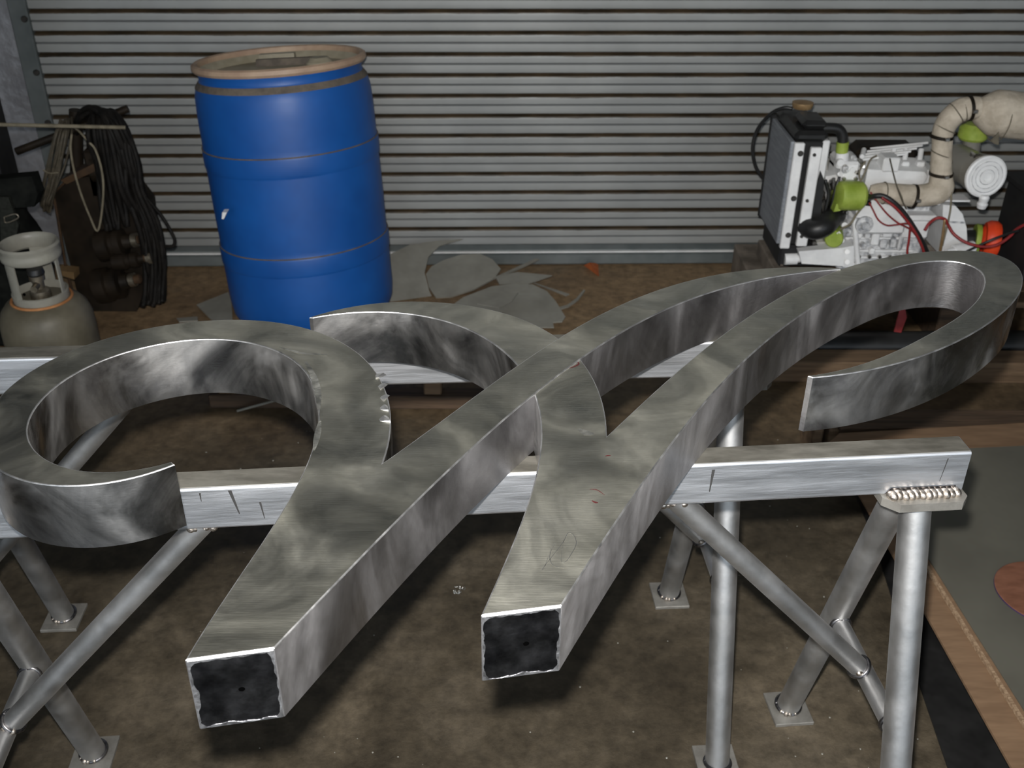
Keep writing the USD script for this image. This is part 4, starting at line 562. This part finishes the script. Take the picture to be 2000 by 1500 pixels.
hs = part(eng, 'bell_housing', hull([np.array(q) + np.array([0, d, 0]) for q in ((1.4076, 3.1700, 0.4842), (1.4486, 3.1700, 0.4809), (1.4784, 3.1700, 0.4528), (1.5030, 3.1700, 0.4047), (1.5253, 3.1700, 0.3228), (1.4402, 3.1700, 0.3037)) for d in (0, .24)]), 'white_paint', label='rounded white bell housing')
part(hs, 'housing_seam', plate([(1.4177, 3.1650, 0.4294), (1.4893, 3.1650, 0.4263), (1.4906, 3.1650, 0.4209), (1.4189, 3.1650, 0.4241)], .01), 'grey_paint')
part(hs, 'starter', [rod((1.4540, 3.1200, 0.3433), (1.5244, 3.1400, 0.3499), .020), rod((1.4274, 3.1100, 0.3401), (1.4675, 3.1200, 0.3434), .013)], 'white_paint', label='white starter motor')
# exhaust: lagged manifold, riser, bend, silencer
ex = part(eng, 'exhaust_pipe', tube(curve([(1.1540, 3.1600, 0.5351), (1.1880, 3.1500, 0.5319), (1.2350, 3.1400, 0.5288), (1.2934, 3.1400, 0.5257), (1.3422, 3.1400, 0.5295), (1.3731, 3.1400, 0.5468), (1.3690, 3.1400, 0.5809), (1.3580, 3.1400, 0.6313), (1.3529, 3.1500, 0.6862), (1.3465, 3.1500, 0.7302), (1.3547, 3.1500, 0.7658), (1.3801, 3.1500, 0.7947), (1.4092, 3.1500, 0.8059), (1.4374, 3.1500, 0.8077)], 8), np.interp(np.linspace(0, 1, 105), [0, .04, .08, .16, .28, .36, .42, .5, .62, .75, .88, 1], [.018, .027, .033, .035, .036, .041, .040, .033, .031, .034, .037, .033]), 22), 'lagging', label='beige lagged exhaust pipe', smooth=60)
wr = []
for q, d, r in (((1.1975, 3.1480, 0.5309), (1, 0, -.05), .0350), ((1.2432, 3.1400, 0.5289), (1, 0, .5), .0365), ((1.3529, 3.1450, 0.6630), (.3, 0, 1), .0325), ((1.3594, 3.1450, 0.6331), (-.2, 0, 1), .0325), ((1.3501, 3.1500, 0.7432), (.4, 0, 1), .0350), ((1.3752, 3.1500, 0.7883), (1, 0, .8), .0372), ((1.3921, 3.1500, 0.7979), (1, 0, .3), .0372)): wr.append(torus(q, d, r, .0018, 24, 6))
part(ex, 'wrap_edge', wr, 'dark_lagging', label='edges of the wrapping', smooth=True)
for q, d, r in (((1.3445, 3.1500, 0.7172), (.06, 0, 1), .0340), ((1.3649, 3.1400, 0.5995), (0, 0, 1), .0345), ((1.2908, 3.1400, 0.5223), (1, 0, -.1), .0375), ((1.4108, 3.1500, 0.8059), (1, 0, .15), .0365)):
    c = part(ex, 'pipe_clamp', lathe([(r - .001, -.005), (r + .0025, -.005), (r + .0025, .005), (r - .001, .005)], q, d, 30), 'dark_iron', label='dark pipe clamp')
    part(c, 'clamp_screw', move(rbox(-.008, .008, -.006, .006, -.006, .006, .002), np.array(q) + np.array([.004, -r - .002, .0])), 'clamp_steel', label='bright clamp screw')
sl = part(eng, 'silencer', lathe([(0, -.004), (.030, 0), (.040, .010), (.066, .052), (.0705, .062), (.0715, .09), (.0715, .34), (.066, .36), (0, .365)], (1.4362, 3.1600, 0.7955), (1, .05, -.12), 44), 'lagging', label='fat beige lagged silencer')
part(sl, 'silencer_wrap', plate([(1.4712, 3.0850, 0.7228), (1.4898, 3.0850, 0.7500), (1.4996, 3.0850, 0.7101), (1.4846, 3.0850, 0.7132)], .004), 'dark_lagging', label='dark torn corner of the wrapping')
part(sl, 'wrap_edge', torus(np.array((1.5157, 3.1600, 0.7703)), (1, .05, -.12), .0712, .0018, 40, 6), 'dark_lagging', smooth=True)
# air filter
af = np.array((1.4760, 3.0600, 0.6154)); afd = np.array([-.10, .985, -.06])
can = part(eng, 'air_filter', lathe([(0, .012), (.058, .012), (.058, .05), (.0595, .055), (.0595, .060), (.056, .064), (.056, .20), (.050, .215), (0, .216)], af, afd, 44), 'canister', label='grey brown air filter canister')
cap = part(can, 'filter_lid', lathe([(0, .002), (.012, .001), (.014, -.002), (.022, -.002), (.024, .002), (.036, .002), (.038, -.001), (.048, -.001), (.050, .003), (.060, .001), (.0655, .004), (.0665, .012), (.062, .018), (0, .018)], af, afd, 48), 'white_paint', label='white ringed end lid')
part(cap, 'lid_groove', [torus(af + afd * -.0005, afd, r, .0011, 44, 6) for r in (.0235, .037, .049)], 'grey_paint', smooth=True)
part(cap, 'drain_nozzle', [lathe([(0, 0), (.012, 0), (.016, .008), (.013, .024), (.017, .030), (.013, .044), (0, .044)], np.array((1.4811, 3.0550, 0.5589)), (0, .1, -1), 20)], 'white_paint', label='white drain nozzle')
part(can, 'canister_clip', [rbox(1.44, 1.465, 3.10, 3.14, .655, .675, .004)], 'clamp_steel')
part(can, 'canister_bracket', [rbox(1.365, 1.378, 3.12, 3.16, .50, .60, .002), rbox(1.37, 1.47, 3.12, 3.18, .512, .518, .001)], 'white_paint', label='white canister bracket')
part(eng, 'green_cap', lathe([(0, 0), (.040, 0), (.046, .008), (.046, .036), (.036, .052), (0, .056)], (1.5011, 3.2800, 0.6695), (0, 0, 1), 32), 'lime_paint', label='lime green intake cap')
part(eng, 'intake_neck', rod((1.5011, 3.2800, 0.6695), (1.5088, 3.2800, 0.6215), .028), 'canister')
# wiring
def wire(pts, r, m, label): return part(eng, 'wire', tube(curve(pts, 6), r, 8), m, label=label, smooth=True)
wire([(1.1424, 3.1200, 0.5234), (1.1481, 3.0900, 0.5411), (1.1703, 3.0800, 0.5448), (1.1988, 3.0700, 0.5316), (1.2376, 3.0700, 0.4994), (1.2799, 3.0700, 0.4513), (1.3246, 3.0800, 0.3949), (1.3595, 3.0900, 0.3408), (1.3791, 3.1000, 0.2966)], .0085, 'black_rubber', 'thick black wiring loom')
wire([(1.1642, 3.0700, 0.5432), (1.2027, 3.0600, 0.5200), (1.2441, 3.0600, 0.4826), (1.2865, 3.0600, 0.4344), (1.3292, 3.0700, 0.3724), (1.3592, 3.0900, 0.3100)], .0045, 'red_wire', 'dark red wire along the loom')
wire([(1.1469, 3.1200, 0.5079), (1.1577, 3.1000, 0.4877), (1.1800, 3.1000, 0.4565), (1.2097, 3.1000, 0.4392), (1.2391, 3.1000, 0.4411), (1.2748, 3.1000, 0.4449), (1.3093, 3.1000, 0.4222)], .0028, 'red_wire', 'dark red wire')
wire([(1.1436, 3.1200, 0.5440), (1.1735, 3.1000, 0.5085), (1.2080, 3.1000, 0.4741), (1.2464, 3.1000, 0.4464), (1.2887, 3.1000, 0.4256), (1.3282, 3.1000, 0.3868)], .0028, 'red_wire', 'dark red wire')
wire([(1.2076, 3.1800, 0.6344), (1.2058, 3.1200, 0.6036), (1.2175, 3.1000, 0.5684), (1.2388, 3.0900, 0.5263), (1.2574, 3.0900, 0.4990)], .0026, 'dull_wire', 'thin dull wire')
wire([(1.2858, 3.1000, 0.4397), (1.2915, 3.1000, 0.3866), (1.2979, 3.1100, 0.3465), (1.3147, 3.1200, 0.2967)], .004, 'red_wire', 'dark red wire')
wire([(1.3358, 3.1000, 0.4224), (1.3455, 3.1000, 0.4470), (1.3622, 3.0900, 0.4685), (1.3876, 3.0900, 0.4651), (1.4037, 3.0900, 0.4443), (1.4218, 3.0800, 0.4202), (1.4477, 3.0600, 0.4038), (1.4791, 3.0500, 0.3940), (1.5219, 3.0500, 0.3872), (1.5608, 3.0500, 0.3963), (1.5956, 3.0600, 0.4188), (1.6212, 3.0800, 0.4355), (1.6611, 3.1000, 0.4490)], .0050, 'red_wire', 'dark red wire sweeping right')
wire([(1.3876, 3.0900, 0.4651), (1.3930, 3.0900, 0.4178), (1.4005, 3.1000, 0.3693), (1.4132, 3.1200, 0.2973)], .005, 'tan_brass', 'brown wire')
wire([(1.4494, 3.0800, 0.3420), (1.4772, 3.0700, 0.3644), (1.5037, 3.0500, 0.3941), (1.5351, 3.0400, 0.4177), (1.5772, 3.0500, 0.4297), (1.6251, 3.0700, 0.4360)], .0042, 'black_rubber', 'black wire')
wire([(1.3876, 3.1200, 0.5962), (1.3996, 3.1100, 0.5405), (1.4033, 3.1000, 0.4927), (1.4004, 3.0900, 0.4443), (1.4039, 3.1000, 0.3694)], .0032, 'pale_cord', 'pale braided wire')
# coupling at the far end and what stands beside it
cp = part(eng, 'drive_coupling', lathe([(.044, 0), (.056, .002), (.064, .016), (.064, .036), (.056, .048), (.030, .050), (0, .05)], (1.6206, 3.2800, 0.3228), (1, -.25, 0), 40), 'orange_red', label='orange red drive coupling', smooth=50)
part(cp, 'coupling_ring', lathe([(0, 0), (.050, 0), (.052, .006), (.050, .016), (0, .018)], (1.5889, 3.2800, 0.3226), (1, -.25, 0), 36), 'lime_paint', label='lime green coupling ring')
part(cp, 'shaft', rod((1.5545, 3.2800, 0.3186), (1.5928, 3.2800, 0.3208), .032), 'black_rubber')
part(eng, 'skid_rail', [rbox(.93, 1.66, 3.13, 3.19, .165, .235, .004), rbox(.93, 1.66, 3.43, 3.49, .165, .235, .004), rbox(.90, .96, 3.13, 3.49, .17, .23, .004)], 'rusty_steel', label='dull steel skid rails')
single('black_crate', [rbox(1.70, 2.05, 3.10, 3.38, .235, .52, .014), rbox(1.69, 2.06, 3.09, 3.39, .50, .53, .008)], 'black_matt', 'black box at the right edge of the picture beside the engine', 'box')
single('steel_box_tube', rbox(.845, .955, 3.36, 3.62, .0, .16, .004), 'rusty_steel', 'short grey steel box tube on the floor left of the engine', 'steel tube')
# what the engine stands on
plt = thing('timber_pallet', 'low timber pallet under the white engine', 'pallet', (1.45, 3.3, 0))
for k in range(5): part(plt, 'deck_board', rbox(.98, 2.2, 3.10 + k * .095, 3.175 + k * .095, .143, .165, .003), 'timber')
for x in (1.0, 1.45, 1.95): part(plt, 'bearer', rbox(x, x + .075, 3.10, 3.56, .0, .143, .004), 'timber_dark')
pp = thing('black_pipe', 'thick black pipe lying on the floor in front of the engine', 'pipe', (1.5, 3.02, 0))
part(pp, 'pipe', lathe([(.042, 0), (.048, .0), (.050, .004), (.050, 1.9), (.042, 1.9)], (.75, 2.985, .052), (1, .025, 0), 30), 'black_rubber')
single('red_strap', hull([np.array(q) + np.array([0, d, 0]) for q in ((1.2456, 2.9450, 0.2099), (1.2630, 2.9450, 0.2137), (1.2729, 2.9430, 0.1854), (1.2636, 2.9380, 0.1322), (1.2396, 2.9380, 0.1357)) for d in (0, .004)]), 'red_wire', 'red strap hanging over the black pipe', 'strap')
single('timber_beam', rbox(.70, 2.2, 2.84, 2.93, .0, .075, .004), 'timber', 'rough timber beam on the floor in front of the black pipe', 'timber')
# ================================================================ timber frame under the far sawhorse
tf = thing('timber_skid', 'low brown timber skid on the floor behind the far sawhorse', 'skid', (-.4, 2.75, 0))
part(tf, 'rail', rbox(-.93, .22, 2.66, 2.72, .0, .045, .004), 'timber_dark')
for x in (-.90, -.27): part(tf, 'post', rbox(x, x + .055, 2.67, 2.72, .045, .15, .004), 'timber')
part(tf, 'top_board', rbox(-.95, .24, 2.665, 2.76, .150, .168, .003), 'timber_dark')
part(tf, 'diagonal_strip', rod((-.84, 2.64, .004), (-.60, 2.60, .10), .004, sides=8), 'offcut_grey')
# ================================================================ stacked sheets on the right
PZ = .11
st = thing('sheet_pallet', 'dark timber pallet under the stacked cardboard and grey sheet on the right', 'pallet', (1.5, 1.9, 0))
CB = [(0.8728, 2.1094), (0.7914, 2.3559), (0.9047, 2.3571), (1.4339, 2.4049), (2.6, 2.50), (2.6, .60), (0.9409, 1.0180)]
for k, y in enumerate((.95, 1.45, 1.95, 2.40)): part(st, 'deck_board', rbox(1.05 - k * .05 + .02, 2.5, y, y + .10, .088, .11, .003), 'timber_dark')
for x in (1.22, 1.8, 2.4): part(st, 'bearer', rbox(x, x + .09, .95, 2.48, .0, .088, .004), 'timber_dark')
single('stack_shade', prism([(0.9331, 2.2429), (0.9255, 2.0700), (0.9036, 1.8557), (0.8798, 1.6384), (0.8543, 1.3385), (.92, 1.1), (1.18, .94), (1.18, 2.2), (1.0, 2.27)], .0, .004), 'black_rubber', 'black sheet on the floor standing in for the shade along the cardboard stack', 'shade_sheet')  # added black sheet: stands in for the soft shade beside the stack
cbd = single('cardboard_sheet', prism([(0.8768, 2.0998), (0.8281, 2.2738), (0.9072, 2.3606), (1.4424, 2.4192), (2.3, 2.62), (2.3, .7), (0.9145, 1.1796)], .110, .116), 'cardboard', 'brown cardboard sheet, lowest of the stack on the right', 'cardboard', smooth=False)
cb2 = thing('cardboard_pad', 'narrow brown cardboard pad with a fluted edge under the grey sheet', 'cardboard', (1.4, 1.8, .117))
EA, EB = np.array((0.9277, 2.1536)), np.array((0.9801, 1.2710))
part(cb2, 'pad', prism([tuple(EA), (0.9600, 2.2603), (1.3857, 2.2943), (2.3, 2.42), (2.3, .8), tuple(EB)], .1165, .1245), 'cardboard', smooth=False)
ed = (EB - EA) / np.linalg.norm(EB - EA); en = np.array([ed[1], -ed[0]]); en = -en if en[0] > 0 else en; fl = []
Lw = np.linalg.norm(EB - EA)
for i in range(int(Lw / .0062)):
    c = EA + ed * (i * .0062 + .003); fl.append(hull([(*(c + ed * a + en * b), z) for a in (-.0024, .0024) for b in (-.002, .005) for z in (.1168, .1262)]))
part(cb2, 'fluted_edge', fl, 'cardboard_edge', label='pale fluted cardboard edge', smooth=False, kind='stuff')
single('grey_sheet', prism([(0.9395, 2.1409), (0.9783, 2.2492), (1.3816, 2.2853), (2.28, 2.40), (2.28, .8), (0.9907, 1.2703)], .125, .128), 'sheet_olive', 'large smooth olive grey sheet on top of the cardboard stack', 'sheet', smooth=False)
dc = np.array((1.1734, 1.6950)); dsc = thing('metal_disc', 'reddish brown round disc lying on the olive grey sheet at the right edge', 'disc', (*dc, .128))
rd = np.linalg.norm(np.array((1.0675, 1.6941)) - dc)
part(dsc, 'disc', lathe([(0, .1285), (rd - .002, .1285), (rd, .1300), (rd, .1325), (rd - .003, .134), (0, .134)], (*dc, 0), n=64), 'disc_copper'); part(dsc, 'disc_edge', lathe([(rd - .0005, .1290), (rd + .0006, .1295), (rd + .0006, .1320), (rd - .0005, .1325)], (*dc, 0), n=64), 'disc_edge', label='dark violet edge')
for k, (x0, x1) in enumerate(((.850, .878), (.893, .921))): single('timber_offcut', rbox(x0, x1, 2.40, 2.52, .0, .10, .003), 'timber', ('short upright timber block left of the cardboard stack', 'second short timber block, against the corner of the cardboard')[k], 'timber', 'short timber blocks beside the cardboard stack')
# ================================================================ swarf and grit on the floor
g = random.Random(4); sw = []
for i in range(14):
    c = np.array((-0.1250, 1.8389, 0.0040)) + np.array([g.uniform(-.014, .014), g.uniform(-.012, .012), 0]); sw.append(torus(c, (g.uniform(-1, 1), g.uniform(-1, 1), g.uniform(.2, 1)), g.uniform(.0015, .004), .0007, 10, 5, 0, g.uniform(3, 6)))
single('metal_shavings', sw, 'offcut_edge', 'small cluster of bright metal shavings on the concrete floor', 'shavings', kind='stuff')
gr = []
for i in range(160):
    y = .85 + 1.7 * g.random() ** 1.0; x = g.uniform(-.9, .85); s = g.uniform(.0008, .0026)
    if any(math.hypot(x - a, y - b) < .07 for a, b in FEET): continue
    m = trimesh.creation.icosphere(1, s); m.apply_scale((1, g.uniform(.5, 1.2), .6)); m.apply_translation((x, y, s * .5)); gr.append(m)
single('floor_grit', gr, 'offcut_grey', 'scattered pale grit and chips on the concrete floor', 'grit', kind='stuff')
